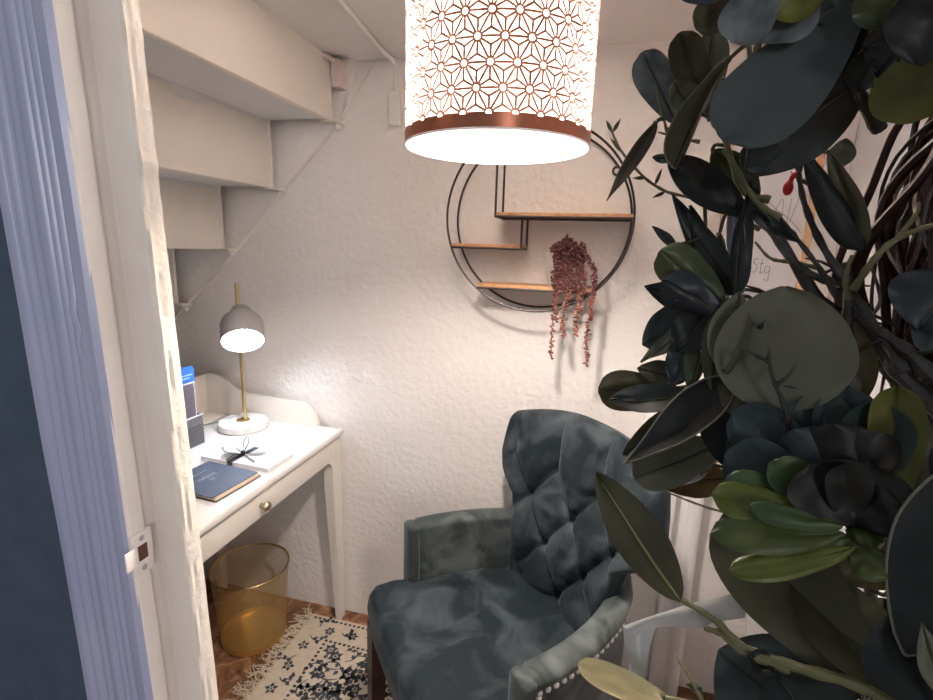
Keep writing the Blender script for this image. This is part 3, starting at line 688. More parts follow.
# ================================================================== RUG
RZ = 0.006
RG = thing('rug', 'cream rug with navy floral print and a fringed edge beside the desk', 'rug', (0, 0, FZ+0.0005))
rx0, rx1, ry0, ry1 = -0.935, 0.25, 0.55, 1.446
MB().box((rx0, ry0, 0.0), (rx1, ry1, RZ), 0, bev=0.001).build('rug_field', M_rug, RG)
m = MB(); zz = RZ+0.0004
def poly(pts): m.add([(x, y, zz) for x, y in pts], [tuple(range(len(pts)))])
def strip(pts, w):
    n = len(pts); vs = []
    for i, (x, y) in enumerate(pts):
        a = pts[max(i-1, 0)]; b = pts[min(i+1, n-1)]; dx, dy = b[0]-a[0], b[1]-a[1]; L = math.hypot(dx, dy) or 1
        ww = w*(0.4+0.6*math.sin(PI*(i+0.5)/n)); vs += [(x-dy/L*ww, y+dx/L*ww, zz), (x+dy/L*ww, y-dx/L*ww, zz)]
    m.add(vs, [(2*i, 2*i+1, 2*i+3, 2*i+2) for i in range(n-1)])
def leafp(x, y, a, l, w):
    poly([(x, y), (x+l*0.35*math.cos(a)-w*math.sin(a), y+l*0.35*math.sin(a)+w*math.cos(a)), (x+l*math.cos(a), y+l*math.sin(a)), (x+l*0.35*math.cos(a)+w*math.sin(a), y+l*0.35*math.sin(a)-w*math.cos(a))])
def flower(x, y, s, r):
    k = r.choice((5, 6, 7)); a0 = r.random()*6
    for i in range(k):
        a = a0+2*PI*i/k; leafp(x+0.25*s*math.cos(a), y+0.25*s*math.sin(a), a, s, s*0.40)
    n = 8; poly([(x+0.2*s*math.cos(2*PI*i/n), y+0.2*s*math.sin(2*PI*i/n)) for i in range(n)])
def scroll(x, y, a, l, r):
    pts = []; c = r.choice((-1, 1))*r.uniform(0.10, 0.26)
    for i in range(12):
        pts.append((x, y)); x += l/12*math.cos(a); y += l/12*math.sin(a); a += c*(0.5+i/10)
        if i in (3, 6, 9): leafp(x, y, a+1.0*(1 if i % 2 else -1), 0.020, 0.0075)
    strip(pts, 0.0026); leafp(x, y, a, 0.024, 0.008)
rr_ = random.Random(11)
pts_ = []
for _ in range(4000):
    x = rr_.uniform(rx0+0.14, rx1-0.02); y = rr_.uniform(ry0+0.02, ry1-0.13)
    if all((x-a)**2+(y-b)**2 > 0.031**2 for a, b in pts_): pts_.append((x, y))
for k, (x, y) in enumerate(pts_):
    if k % 3 == 0: flower(x, y, rr_.uniform(0.019, 0.027), rr_)
    else: scroll(x, y, rr_.random()*6.28, 0.085, rr_)
# border row of sprays
for k in range(26):
    x = rx0+0.06+k*0.045
    if x < rx1-0.03:
        flower(x, ry1-0.062, 0.017, rr_) if k % 2 else scroll(x, ry1-0.055, rr_.random()*6.28, 0.06, rr_)
for k in range(20):
    y = ry1-0.10-k*0.045
    if y > ry0: flower(rx0+0.05, y, 0.018, rr_) if k % 2 else scroll(rx0+0.05, y, rr_.random()*6.28, 0.06, rr_)
m2 = m
def dots(xa, ya, xb, yb, step=0.0175, s=0.0054):
    L = math.hypot(xb-xa, yb-ya); n = int(L/step); ux, uy = (xb-xa)/L, (yb-ya)/L
    for i in range(n+1):
        x = xa+ux*i*step; y = ya+uy*i*step
        poly([(x+s*math.cos(t*PI/4+PI/8)*1.15, y+s*math.sin(t*PI/4+PI/8)*1.0) for t in range(8)])
dots(rx0+0.02, ry1-0.016, rx1, ry1-0.016); dots(rx0+0.115, ry1-0.105, rx1, ry1-0.105)
dots(rx0+0.115, ry1-0.105, rx0+0.115, ry0); 
pr = m.build('floral_print', M_rugnavy, RG, smooth=False)
m = MB(); r2 = random.Random(3)
for k in range(260):
    y = ry0+(ry1-ry0)*(k+r2.random())/260; a = r2.uniform(-0.6, 0.6); l = r2.uniform(0.05, 0.085); x = rx0+0.01
    p = [(x, y, 0.005)]
    for i in range(5): x -= l/5*math.cos(a); y += l/5*math.sin(a); a += r2.uniform(-0.7, 0.7); p.append((x, y, r2.uniform(0.002, 0.008)))
    m.tube(smooth_path(p, 3), 0.0016, 5, r2.choice((0, 0, 1)))
o = m.build('fringe', [M_rug, M_fringe], RG); o['kind'] = 'stuff'
# dry crumbs of plaster and paper scraps at the foot of the wall
# ================================================================== ARMCHAIR
CX, CY = -0.262, 0.982; CA = math.atan2(-0.74, 0.67)
ch = thing('armchair', 'dark blue-grey crushed velvet armchair with a tufted back and nailhead trim', 'armchair', (CX, CY, 0.001), CA)
# seat cushion: outline with a wider front
def offset_poly(P, d):
    n = len(P); out = []
    for i in range(n):
        a = Vector(P[i-1]); b = Vector(P[i]); c = Vector(P[(i+1) % n])
        n1 = Vector(((b-a).y, -(b-a).x)).normalized(); n2 = Vector(((c-b).y, -(c-b).x)).normalized(); nn = (n1+n2)
        nn = nn.normalized()/max(0.6, math.sqrt((1+n1.dot(n2))/2)) if nn.length > 1e-6 else n1
        out.append(b-nn*d)
    return out
def cushion(outl, z0, z1, r, crown, m, wob=0.0):
    n = len(outl); rings = []; cx = sum(p[0] for p in outl)/n; cy = sum(p[1] for p in outl)/n
    rings.append([(p[0], p[1], z0) for p in offset_poly(outl, r*0.3)])
    rings.append([(p[0], p[1], z0+r*0.3) for p in outl]); rings.append([(p[0], p[1], (z0+z1)/2) for p in offset_poly(outl, -0.004)]); 
    for k in range(6):
        a = k/5*PI/2; o_ = offset_poly(outl, r*(1-math.cos(a))); rings.append([(p[0], p[1], z1-r+r*math.sin(a)) for p in o_])
    base = rings[-1]
    for k in range(1, 14):
        s = 1-k/14
        rings.append([(cx+(p[0]-cx)*s, cy+(p[1]-cy)*s, z1+crown*(1-s*s)+wob*noise.noise(Vector((p[0]*s*9, p[1]*s*9, 0)))*min(1, k/3)) for p in base])
    vs = [v for R_ in rings for v in R_]; fs = [(j*n+i, j*n+(i+1) % n, (j+1)*n+(i+1) % n, (j+1)*n+i) for j in range(len(rings)-1) for i in range(n)]
    fs.append(tuple((len(rings)-1)*n+i for i in range(n))); fs.append(tuple(range(n-1, -1, -1)))
    m.add(vs, fs)
def densify(P, k):
    out = []; n = len(P)
    for i in range(n):
        a = Vector(P[i]); b = Vector(P[(i+1) % n])
        for j in range(k): out.append(tuple(a.lerp(b, j/k)))
    return out
out = [(-0.285, -0.105), (-0.262, -0.128), (-0.2, -0.138), (0, -0.148), (0.2, -0.138), (0.262, -0.128), (0.285, -0.105), (0.287, -0.05), (0.275, -0.012), (0.252, 0.0), (0.247, 0.10), (0.228, 0.20), (0.185, 0.28), (0.14, 0.36), (-0.14, 0.36), (-0.185, 0.28), (-0.228, 0.20), (-0.247, 0.10), (-0.252, 0.0), (-0.275, -0.012), (-0.287, -0.05)]
m = MB(); cushion(densify(out, 4), 0.366, 0.480, 0.032, 0.012, m, 0.010)
m.build('seat', M_velvet, ch)
# arms: padded walls sweeping inwards to the back
APATH = smooth_path([(0.255, 0.0, 0), (0.252, 0.08, 0), (0.238, 0.16, 0), (0.212, 0.24, 0), (0.178, 0.305, 0), (0.135, 0.345, 0)], 6)
def arm(s):
    m = MB(); T = 0.048; vs = []; n = len(APATH); nails = []
    for i, c in enumerate(APATH):
        a = APATH[max(i-1, 0)]; b = APATH[min(i+1, n-1)]; tg = (b-a).normalized(); nr = Vector((tg.y, -tg.x, 0))
        t = i/(n-1); top = 0.640+0.016*max(0, (t-0.6)/0.4)**2
        e = 1.0 if i > 1 else (0.55, 0.85)[i]
        topz = top-(1-e)*0.02; ctr = c+nr*T/2; h = T/2*e
        def at_(o_, z): p = ctr+nr*o_; return (s*p.x, p.y, z)
        sec = [at_(h*0.84, 0.34), at_(h*0.86, 0.50), at_(h*0.86, topz-0.038), at_(h*0.90, topz-0.031), at_(h*1.12, topz-0.028)]
        for k in range(11):
            q = k/10*PI; sec.append(at_(h*1.20*math.cos(q), topz-0.018+0.018*math.sin(q)))
        sec += [at_(-h*1.06, topz-0.05), at_(-h, topz-0.09), at_(-h, 0.34)]
        vs += sec; ns = len(sec)
        if i >= 2: nails.append(ctr+nr*(T/2*0.90)+Vector((0, 0, topz-0.040)))
    fs = [(i*ns+k, i*ns+(k+1) % ns, (i+1)*ns+(k+1) % ns, (i+1)*ns+k) for i in range(n-1) for k in range(ns)]
    fs += [tuple(range(ns)), tuple((n-1)*ns+k for k in range(ns))]
    m.add(vs, fs); o = m.build('armrest', M_velvet2, ch)
    x = s*(0.255+T/2); pr = MB(); pr.box((x-0.028, -0.014, 0.34), (x+0.029, 0.020, 0.634), 0, bev=0.012); pr.build('arm_front', M_velvet2, o)
    acc = 0; pos = []; prev = nails[0]; pos.append(prev)
    for q in nails[1:]:
        seg = (q-prev).length
        while acc+seg >= 0.0195:
            tt = (0.0195-acc)/seg; prev = prev.lerp(q, tt); pos.append(prev); seg = (q-prev).length; acc = 0
        acc += seg; prev = q
    x1 = 0.255+T/2+T/2*0.9
    pos += [Vector((x1, 0.026, 0.591-0.0195*k)) for k in range(0, 13)]
    proto = MB().ball((0, 0, 0), 0.0062, 10, 6, sc=(0.8, 1, 1)).build('nailhead', M_nail, o); proto['label'] = 'shiny round nailhead'
    for k, p in enumerate(pos):
        c = proto if k == 0 else proto.copy()
        if k: C.objects.link(c)
        c.location = (s*p.x, p.y, p.z)
arm(-1); arm(1)
# backrest: waisted, with wings flaring above the arms
BPROF = [(0.40, 0.19), (0.56, 0.197), (0.66, 0.203), (0.705, 0.215), (0.738, 0.262), (0.762, 0.286), (0.80, 0.292), (0.86, 0.285), (0.926, 0.270)]
def back_pos(u, v):
    z = 0.40+v*0.525
    for (a, wa), (b, wb_) in zip(BPROF, BPROF[1:]):
        if z <= b+1e-6: t = (z-a)/(b-a); W = wa+(wb_-wa)*t; break
    zz_ = z+0.05*(1-u*u)*max(0, (v-0.5)/0.5)**1.5
    y = 0.325+0.070*v**1.5-0.060*abs(u)**2.2*(0.2+0.8*v)
    return Vector((u*W, y, zz_)), W
BTN = [(x, 0.812) for x in (-0.08, 0.08)]+[(x, 0.712) for x in (-0.16, 0, 0.16)]+[(x, 0.605) for x in (-0.08, 0.08)]+[(0, 0.50)]
SEG = []
for (z1, xs1), (z2, xs2) in (((0.812, (-0.24, -0.08, 0.08, 0.24)), (0.712, (-0.32, -0.16, 0, 0.16, 0.32))), ((0.712, (-0.32, -0.16, 0, 0.16, 0.32)), (0.605, (-0.24, -0.08, 0.08, 0.24))), ((0.605, (-0.24, -0.08, 0.08, 0.24)), (0.50, (-0.16, 0, 0.16))), ((0.50, (-0.16, 0, 0.16)), (0.40, (-0.08, 0.08)))):
    for x1 in xs1:
        for x2 in xs2:
            if abs(abs(x1-x2)-0.08) < 1e-4: SEG.append((x1, z1, x2, z2))
for x in (-0.08, 0.08): SEG.append((x, 0.812, x*1.12, 1.0))
for x in (-0.24, 0.24): SEG.append((x, 0.812, x*1.1, 1.0))
def segd(x, z, q):
    x1, z1, x2, z2 = q; dx, dz = x2-x1, z2-z1; t = max(0, min(1, ((x-x1)*dx+(z-z1)*dz)/(dx*dx+dz*dz)))
    return math.hypot(x-x1-dx*t, z-z1-dz*t)
def backf(u, v):
    uu = u*2-1; p, W = back_pos(uu, v); z = p.z; X = uu*W
    eu = max(0.0, 1-abs(uu)**16)**0.5; ev = max(0.0, 1-max(0, (v-0.93)/0.07)**3)**0.5
    d1 = min(segd(X+0.004*noise.noise(Vector((X*14, z*14, 2))), z, q) for q in SEG); d2 = min(math.hypot(X-a, z-b) for a, b in BTN)
    tuft = 1-math.exp(-(d1/0.020)**1.1); deep = math.exp(-(d2/0.018)**2)
    wr2 = 0.0022*noise.noise(Vector((X*38, z*38, 0)))+0.0035*noise.noise(Vector((X*16, z*16, 4)))
    ef = min(1.0, max(0.0, (1-abs(uu))/0.22)); tuft = 1-(1-tuft)*ef
    d = 0.045*eu*ev*(0.52+0.62*tuft)-0.018*deep+wr2*eu
    return (p.x, p.y-d, p.z)
m = MB(); m.grid(backf, 130, 120)
def backr(u, v):
    uu = u*2-1; p, W = back_pos(uu, v); eu = max(0, 1-abs(uu)**16)**0.5; ev = max(0, 1-max(0, (v-0.93)/0.07)**3)**0.5
    return (p.x, p.y+0.038*eu*ev, p.z)
m.grid(backr, 60, 50)
m.build('backrest', M_velvet, ch)
for (bx0, bz0) in BTN:
    v = (bz0-0.40)/0.525; v = v-0.03 if v > 0.6 else v
    p, W = back_pos(0, v); q = backf((bx0/W+1)/2, v)
    MB().ball((bx0, q[1]+0.001, bz0), 0.008, 12, 8, sc=(1, 0.6, 1)).build('tuft_button', M_velvet, ch)
for (x, y, ty) in ((-0.250, -0.105, -0.012), (0.250, -0.105, -0.012), (-0.21, 0.34, 0.05), (0.21, 0.34, 0.05)):
    m = MB(); a = 0.025; b = 0.016
    q = lambda w_, z, dy: [(x-w_, y-w_+dy, z), (x+w_, y-w_+dy, z), (x+w_, y+w_+dy, z), (x-w_, y+w_+dy, z)]
    m.add(q(b, 0.006+FZ, ty)+q(a, 0.37, 0), [(0, 3, 2, 1), (4, 5, 6, 7)]+[(i, (i+1) % 4, 4+(i+1) % 4, 4+i) for i in range(4)])
    m.build('leg', M_darkwood, ch, smooth=False)

# ================================================================== FRAMED PAPER ON THE BACK WALL
SY = 1.484
sg = thing('framed_sheet', 'white sheet with pencil handwriting in a pale wood frame on the back wall', 'picture', (0.414, 1.495, 1.5))
fx0, fx1, fz0, fz1 = -0.108, 0.108, -0.27, 0.30
MB().box((fx0, -0.006, fz0), (fx1, 0.0, fz1)).build('sheet', pm('sheet_paper', (0.86, 0.84, 0.87), 0.6), sg, smooth=False)
m = MB(); m.box((fx0, -0.014, fz0), (fx0+0.006, 0, fz1)); m.box((fx1-0.016, -0.014, fz0), (fx1, 0, fz1)); m.box((fx0, -0.014, fz1-0.01), (fx1, 0, fz1)); m.box((fx0, -0.014, fz0), (fx1, 0, fz0+0.01))
m.build('frame', M_frame, sg, smooth=False)
def scribble(strokes, ox, oz, s):
    m = MB()
    for st in strokes:
        P = smooth_path([(ox+a*s, -0.0072, oz+b*s) for a, b in st], 5); m.tube(P, 0.0007, 4)
    return m
g1 = [[(0, 1), (0.05, 0), (0.3, 0), (0.4, 1)], [(0.4, 1), (0.42, 0)], [(0.7, 0), (0.75, 1), (1.0, 1.0)]]                     # u r
g2 = [[(1.0, 1.9), (0.6, 2.0), (0.4, 1.5), (0.9, 1.0), (0.8, 0.2), (0.2, 0.2)], [(1.5, 2.0), (1.4, 0.1), (1.7, 0.2)], [(1.2, 1.3), (1.8, 1.4)], [(2.5, 1.0), (2.0, 0.9), (2.0, 0.1), (2.5, 0.3), (2.55, 1.0), (2.5, -0.9), (2.0, -0.8)], [(2.9, 1.9), (2.85, 1.6)]]   # S t g '
g3 = [[(0.2, 1.6), (0.15, 0.1)], [(0.9, 1.6), (0.4, 1.5), (0.5, 0.9), (0.9, 1.0), (0.9, -0.3)]]
mm = (sg.matrix_world if False else None)
pA = onY(726, 268, 1.488)-Vector((0.414, 1.495, 1.5)); pB = onY(745, 275, 1.488)-Vector((0.414, 1.495, 1.5)); pC = onY(768, 225, 1.488)-Vector((0.414, 1.495, 1.5))
w1 = scribble(g3, pA.x, pA.z, 0.018).build('handwriting', M_pencil, sg)
w2 = scribble(g1, pB.x, pB.z, 0.016).build('handwriting', M_pencil, sg)
w3 = scribble(g2, pB.x+0.008, pB.z+0.006, 0.019).build('handwriting', M_pencil, sg)
g4 = [[(0, 0), (0.6, 1.8), (0.9, 2.0), (1.0, 0.0)], [(0.1, 0.8), (1.1, 0.9)], [(1.5, 2.2), (1.4, 0.0)], [(2.1, 2.4), (1.6, 0.2)], [(-0.6, 2.3), (0.6, 1.2), (1.6, 0.5), (2.6, -0.6)]]
scribble(g4, pC.x, pC.z, 0.030).build('handwriting', M_pencil, sg)

# ================================================================== WREATH
WC = Vector((0.246, 0.247, 1.415))
wr_ = thing('wreath', 'grapevine wreath with eucalyptus leaves, magnolia leaves and a green succulent, close on the right', 'wreath', (0, 0, 0))
wr_.location = WC
def P(x, y, d): return at(x, y, d)-WC
# woven grapevine ring
wn = Vector((-0.69, -0.72, 0)).normalized(); wu = Vector((0.72, -0.69, 0)).normalized()
rv = random.Random(5)
for s in range(60):
    ph = rv.random()*6.28; R0 = 0.106+rv.uniform(-0.022, 0.020); k1 = rv.choice((2, 3, 4)); am = rv.uniform(0.006, 0.018); of = rv.uniform(-0.016, 0.016)
    pts = []
    for i in range(110):
        a = 2*PI*i/110; r_ = R0+am*math.sin(k1*a+ph)+0.004*math.sin(9*a+ph*3); h_ = of+am*math.cos(k1*a+ph*1.3)
        pts.append(wu*r_*math.cos(a)+Vector((0, 0, 1))*r_*math.sin(a)*1.05+wn*h_)
    MB().tube(pts, rv.uniform(0.0010, 0.0032), 6, closed=True).build('vine', M_vine, wr_)
MB().tube(smooth_path([wu*0.09+Vector((0, 0, 0.1)), wu*0.075+Vector((0, 0, 0.25)), Vector((0.335, 0.13, 2.035))-WC]), 0.0025, 6).build('hanging_wire', M_black, wr_)

BR = []   # branches: list of paths in wreath space
def branch(ctrl, r, mat, name='branch', twig=True, seed=0):
    pth = smooth_path([P(*c) for c in ctrl], 7); n = len(pth)
    rr = [r*(1-0.55*i/(n-1))*(1+0.15*math.sin(i*1.7+seed)) for i in range(n)]
    MB().tube(pth, rr, 8).build(name, mat, wr_); BR.append(pth); return pth
# thick dark strands from lower right up to the left
branch([(960, 430, .335), (905, 378, .335), (868, 335, .34), (820, 300, .345), (775, 235, .35), (742, 205, .355)], 0.0050, M_twig)
branch([(965, 410, .325), (912, 355, .33), (870, 325, .335), (835, 285, .34), (800, 268, .345), (765, 222, .35), (748, 190, .355)], 0.0036, M_twig)
branch([(950, 440, .345), (900, 385, .345), (850, 342, .35), (800, 318, .35), (765, 300, .355)], 0.0030, M_twig)
branch([(905, 372, .33), (872, 322, .335), (825, 250, .34), (805, 205, .345), (798, 170, .35)], 0.0028, M_twig)
branch([(885, 345, .335), (840, 300, .335), (815, 262, .34), (775, 212, .345)], 0.0022, M_twig)
branch([(870, 345, .34), (815, 325, .345), (765, 293, .35), (732, 291, .352), (726, 300, .355)], 0.0018, M_twig)
branch([(905, 380, .34), (880, 352, .34), (868, 325, .345), (880, 300, .345), (870, 262, .345)], 0.0016, M_twig)
branch([(960, 440, .34), (925, 405, .342), (885, 372, .345), (866, 352, .348)], 0.0018, M_twig)
# upright stem
branch([(862, 470, .32), (856, 420, .322), (850, 370, .322), (847, 330, .323), (849, 290, .322), (846, 262, .322)], 0.0042, M_twig)
branch([(848, 300, .320), (846, 275, .320), (852, 255, .320)], 0.0020, M_stem, 'stem')
branch([(853, 290, .318), (872, 262, .316), (895, 240, .315), (933, 225, .31), (970, 216, .305)], 0.0019, M_stem, 'stem')
branch([(898, 238, .315), (908, 225, .314), (917, 212, .313), (919, 202, .312)], 0.0014, M_stem, 'stem')
branch([(770, 200, .34), (742, 190, .34), (725, 140, .34), (712, 120, .34), (706, 90, .34)], 0.0022, M_stem, 'stem')
branch([(780, 218, .33), (755, 200, .33), (735, 165, .33), (722, 150, .33)], 0.0018, M_stem, 'stem')
branch([(750, 60, .30), (756, 52, .30), (765, 20, .30), (780, -20, .30)], 0.0020, M_stem, 'stem')
branch([(760, 230, .345), (735, 215, .345), (700, 200, .348), (668, 192, .35), (645, 178, .35), (622, 152, .35), (609, 125, .35)], 0.0013, M_stem, 'stem')
branch([(700, 142, .335), (680, 138, .335), (658, 132, .335)], 0.0011, M_stem, 'stem')
branch([(672, 150, .335), (664, 120, .335), (656, 85, .335)], 0.0011, M_stem, 'stem')
branch([(820, 268, .35), (790, 262, .35), (770, 258, .352), (755, 242, .355)], 0.0015, M_stem, 'stem')
# stem low: to the lance leaf
branch([(940, 745, .285), (870, 690, .29), (800, 668, .295), (745, 648, .30), (715, 620, .302), (682, 600, .305)], 0.0030, M_stem, 'stem')
branch([(790, 668, .297), (745, 652, .30), (722, 634, .303), (704, 628, .305)], 0.0026, M_stem, 'stem')
branch([(780, 515, .33), (732, 513, .335), (700, 505, .34), (662, 490, .345)], 0.0011, M_stem, 'stem')
branch([(790, 440, .30), (785, 408, .292), (772, 375, .290), (768, 350, .290), (765, 322, .292)], 0.0014, M_twig)
branch([(776, 385, .290), (788, 376, .289), (797, 364, .289)], 0.0011, M_twig)
branch([(770, 362, .290), (752, 354, .291), (742, 350, .292)], 0.0011, M_twig)
branch([(722, 740, .30), (702, 700, .305), (690, 678, .307), (676, 657, .31)], 0.0013, M_stem, 'stem')
branch([(905, 760, .30), (800, 720, .30), (720, 708, .30), (665, 698, .30)], 0.0022, M_stem, 'stem')
branch([(890, 640, .33), (872, 600, .33), (870, 570, .33), (885, 520, .33)], 0.0030, M_twig)
branch([(880, 130, .31), (850, 80, .30), (830, 30, .30), (860, -30, .30)], 0.0030, M_twig)
branch([(905, 120, .32), (880, 60, .31), (880, 0, .305), (900, -30, .30)], 0.0030, M_twig)
branch([(800, 300, .345), (760, 330, .34), (725, 350, .345), (700, 352, .35), (680, 345, .352)], 0.0016, M_stem, 'stem')
branch([(780, 400, .34), (745, 385, .338), (700, 385, .342), (672, 388, .345)], 0.0018, M_stem, 'stem')
branch([(790, 440, .335), (740, 420, .335), (720, 455, .34), (700, 475, .345)], 0.0018, M_stem, 'stem')
# tiny thorny twigs
for k in range(26):
    b = BR[rv.choice((0, 1, 2, 3, 4, 5, 6, 7))]; i = rv.randrange(4, len(b)-3); d = Vector((rv.gauss(0, 1), rv.gauss(0, 1), rv.gauss(0, 1))).normalized()*rv.uniform(0.006, 0.02)
    MB().tube([b[i], b[i]+d*0.5+Vector((0, 0, 0.001)), b[i]+d], [0.0010, 0.0008, 0.0005], 5).build('twig', M_vine, wr_)

def leafmat(name, c1, c2, rough=0.45, scale=30, sheen=0.0):
    return pm(name, c1, rough, col2=c2, nscale=scale, nlo=0.3, nhi=0.7, bump=0.12, bscale=220, spec=0.35)
L_slate = leafmat('slate_leaf', (0.045, 0.060, 0.064), (0.062, 0.080, 0.084), 0.6)
L_speck = leafmat('speckled_leaf', (0.075, 0.10, 0.11), (0.20, 0.23, 0.24), 0.6, 110)
L_dark = leafmat('dark_leaf', (0.014, 0.019, 0.020), (0.028, 0.036, 0.036), 0.4)
L_black = leafmat('deep_green_leaf', (0.006, 0.008, 0.009), (0.013, 0.017, 0.018), 0.5)
L_olive = leafmat('olive_leaf', (0.048, 0.048, 0.027), (0.085, 0.082, 0.048), 0.45)
L_greygreen = leafmat('grey_green_leaf', (0.10, 0.11, 0.075), (0.15, 0.16, 0.12), 0.5)
L_brown = leafmat('brown_olive_leaf', (0.075, 0.062, 0.030), (0.11, 0.092, 0.048), 0.45)
L_taupe = leafmat('taupe_leaf', (0.09, 0.075, 0.06), (0.12, 0.10, 0.082), 0.5)
L_navy = leafmat('navy_leaf', (0.018, 0.026, 0.036), (0.032, 0.044, 0.055), 0.4)
L_green = leafmat('moss_leaf', (0.035, 0.055, 0.028), (0.09, 0.11, 0.045), 0.4)
L_yellow = leafmat('yellow_green_leaf', (0.05, 0.062, 0.015), (0.15, 0.155, 0.03), 0.45)
L_amber = leafmat('amber_leaf', (0.12, 0.075, 0.02), (0.24, 0.16, 0.05), 0.4)
L_cream = leafmat('cream_leaf', (0.50, 0.41, 0.20), (0.62, 0.53, 0.30), 0.5)
L_pale = leafmat('pale_blue_leaf', (0.34, 0.37, 0.48), (0.46, 0.48, 0.58), 0.5)
L_rib = pm('leaf_rib', (0.045, 0.045, 0.025), 0.5)
L_rimlight = pm('leaf_rim_backlight', (0.17, 0.18, 0.14), 0.5)  # backlight along leaf edges, put into a pale colour
L_ribl = pm('pale_leaf_rib', (0.20, 0.20, 0.08), 0.5)

def leaf(bx_, by, db, tx, ty, dt, wpx, shape='round', mat=None, tilt=(0, 0), cup=0.25, bend=0.06, name='leaf', rib=True, petiole=True, label=None, th=0.0004, rim=False, par=None, ribmat=None):
    """leaf from base to tip (seen from the camera's side), its width in the same measure; cup and bend give it depth"""
    b = P(bx_, by, db); t = P(tx, ty, dt); L = t-b; Ln = L.length; Ld = L.normalized()
    dm = (db+dt)/2; W = wpx/F*dm*0.5*0.93
    view = -(ray((bx_+tx)/2, (by+ty)/2)); right = Vector((MW[0][0], MW[1][0], MW[2][0])); upv = Vector((MW[0][1], MW[1][1], MW[2][1]))
    N = (view+right*tilt[0]+upv*tilt[1]); N = (N-Ld*N.dot(Ld)).normalized(); S = Ld.cross(N)
    # widen so that the tilted leaf still spans its width
    W *= 0.94
    sh = {'spoon': lambda s: (s**0.62)*(max(0.0, 1-s**3.2)**0.5)*1.12, 'round': lambda s: (math.sin(PI*min(1, s**0.85))**0.55), 'oval': lambda s: math.sin(PI*s**0.9)**0.72,
          'lance': lambda s: (math.sin(PI*s**0.75))**0.95*(1-0.15*s), 'drop': lambda s: math.sin(PI*s**1.35)**0.7,
          'point': lambda s: math.sin(PI*s**0.7)**0.8*(1-s*0.35)}[shape]
    nu, nv = 12, 18; m = MB(); seed = bx_*0.13+ty*0.07
    def f(off):
        def g(u, v):
            s = 0.002+0.996*v; q = u*2-1; w_ = W*max(0.02, sh(s))*(1+0.05*noise.noise(Vector((v*3, seed, (q > 0)*5))))
            h_ = cup*W*q*q*(sh(s))-(0.0012 if rib else 0.0003)*math.exp(-(q/0.10)**2)+bend*Ln*math.sin(PI*s)*-1+0.0025*noise.noise(Vector((u*2.2, v*3, seed)))
            return b+Ld*(Ln*s)+S*(w_*q)+N*(h_+(off if th < 0.001 else off*(math.sqrt(max(0, 1-q*q))*math.sin(PI*(0.04+0.92*s))**0.6+0.02)))
        return g
    m.grid(f(th), nu, nv); m.grid(f(-th), nu, nv)
    # rim between both faces
    a = f(th); c = f(-th); rimp = [(k/nu, 0) for k in range(nu)]+[(1, k/nv) for k in range(nv)]+[(1-k/nu, 1) for k in range(nu)]+[(0, 1-k/nv) for k in range(nv)]
    vs = []
    for (u, v) in rimp: vs += [a(u, v), c(u, v)]
    n = len(rimp); m.add(vs, [(2*k, 2*k+1, 2*((k+1) % n)+1, 2*((k+1) % n)) for k in range(n)], 2 if rim else 0)
    if rim: m.tube([(vs[2*k]+vs[2*k+1])/2 for k in range(nu, n)], 0.0006, 5, 2)  # edge tube carries the painted backlight
    if rib:
        g = f(0.0002)
        m.tube([g(0.5, v/12) for v in range(12)], [0.0011*(1-v/13)+0.0003 for v in range(12)], 5, 1)
    if petiole:
        best = None
        for pth in BR:
            for q in pth:
                d = (q-b).length
                if best is None or d < best[0]: best = (d, q)
        if best[0] > 0.002 and best[0] < 0.09:
            q = best[1]; mid = (b+q)/2-Ld*min(0.01, best[0]*0.3)
            m.tube(smooth_path([q, mid, b], 5), 0.0011, 6, 1)
    bm_ = m.build(name, [mat, ribmat or L_rib, L_rimlight], par or wr_)
    if label: bm_['label'] = label
    return bm_
#    base x,y,dist   tip x,y,dist   width shape  material tilt
leaf(862, 2, .285, 722, 140, .262, 108, 'spoon', L_slate, (-.1, .3), cup=.12, rib=False, label='large slate blue round leaf')
leaf(862, 70, .300, 745, 176, .300, 70, 'oval', L_dark, (.3, -.5), rib=False)
leaf(790, 130, .302, 742, 168, .30, 40, 'spoon', L_slate, (.1, .2), rib=False)
leaf(775, -30, .27, 735, 44, .27, 62, 'spoon', L_speck, (-.3, .2), rib=False)
leaf(800, -40, .28, 765, 44, .275, 84, 'spoon', L_speck, (.2, .2), rib=False, label='pale speckled blue-grey leaf')
leaf(740, -8, .31, 695, 28, .31, 40, 'spoon', L_olive, (0, -.3), rib=False)
leaf(745, -30, .26, 680, -2, .26, 28, 'oval', L_navy, (0, .3))
leaf(708, 116, .335, 680, 32, .335, 44, 'spoon', L_olive, (-.3, .1))
leaf(708, 118, .345, 712, 30, .345, 42, 'spoon', L_greygreen, (.3, 0))
leaf(698, 112, .325, 672, 82, .325, 28, 'oval', L_greygreen, (0, .5))
leaf(676, 124, .340, 642, 52, .345, 46, 'spoon', L_speck, (-.2, 0), label='small speckled blue-grey leaf')
leaf(730, 58, .318, 674, 168, .322, 38, 'spoon', L_olive, (.6, 0), cup=-.8, rim=True)
leaf(728, 82, .325, 742, 130, .33, 26, 'oval', L_dark, (.5, 0))
leaf(657, 121, .335, 607, 201, .325, 17, 'lance', L_taupe, (.5, .4), cup=.8)
leaf(668, 158, .325, 750, 216, .335, 40, 'oval', L_black, (.2, .4), rib=False)
leaf(712, 150, .345, 760, 196, .345, 30, 'oval', L_green, (0, -.3))
leaf(672, 160, .34, 652, 157, .34, 9, 'oval', L_speck)
leaf(828, -15, .275, 768, 14, .275, 34, 'oval', L_yellow, (0, .3), rib=False)
leaf(800, -25, .300, 725, 6, .300, 50, 'oval', L_slate, (0, -.2))
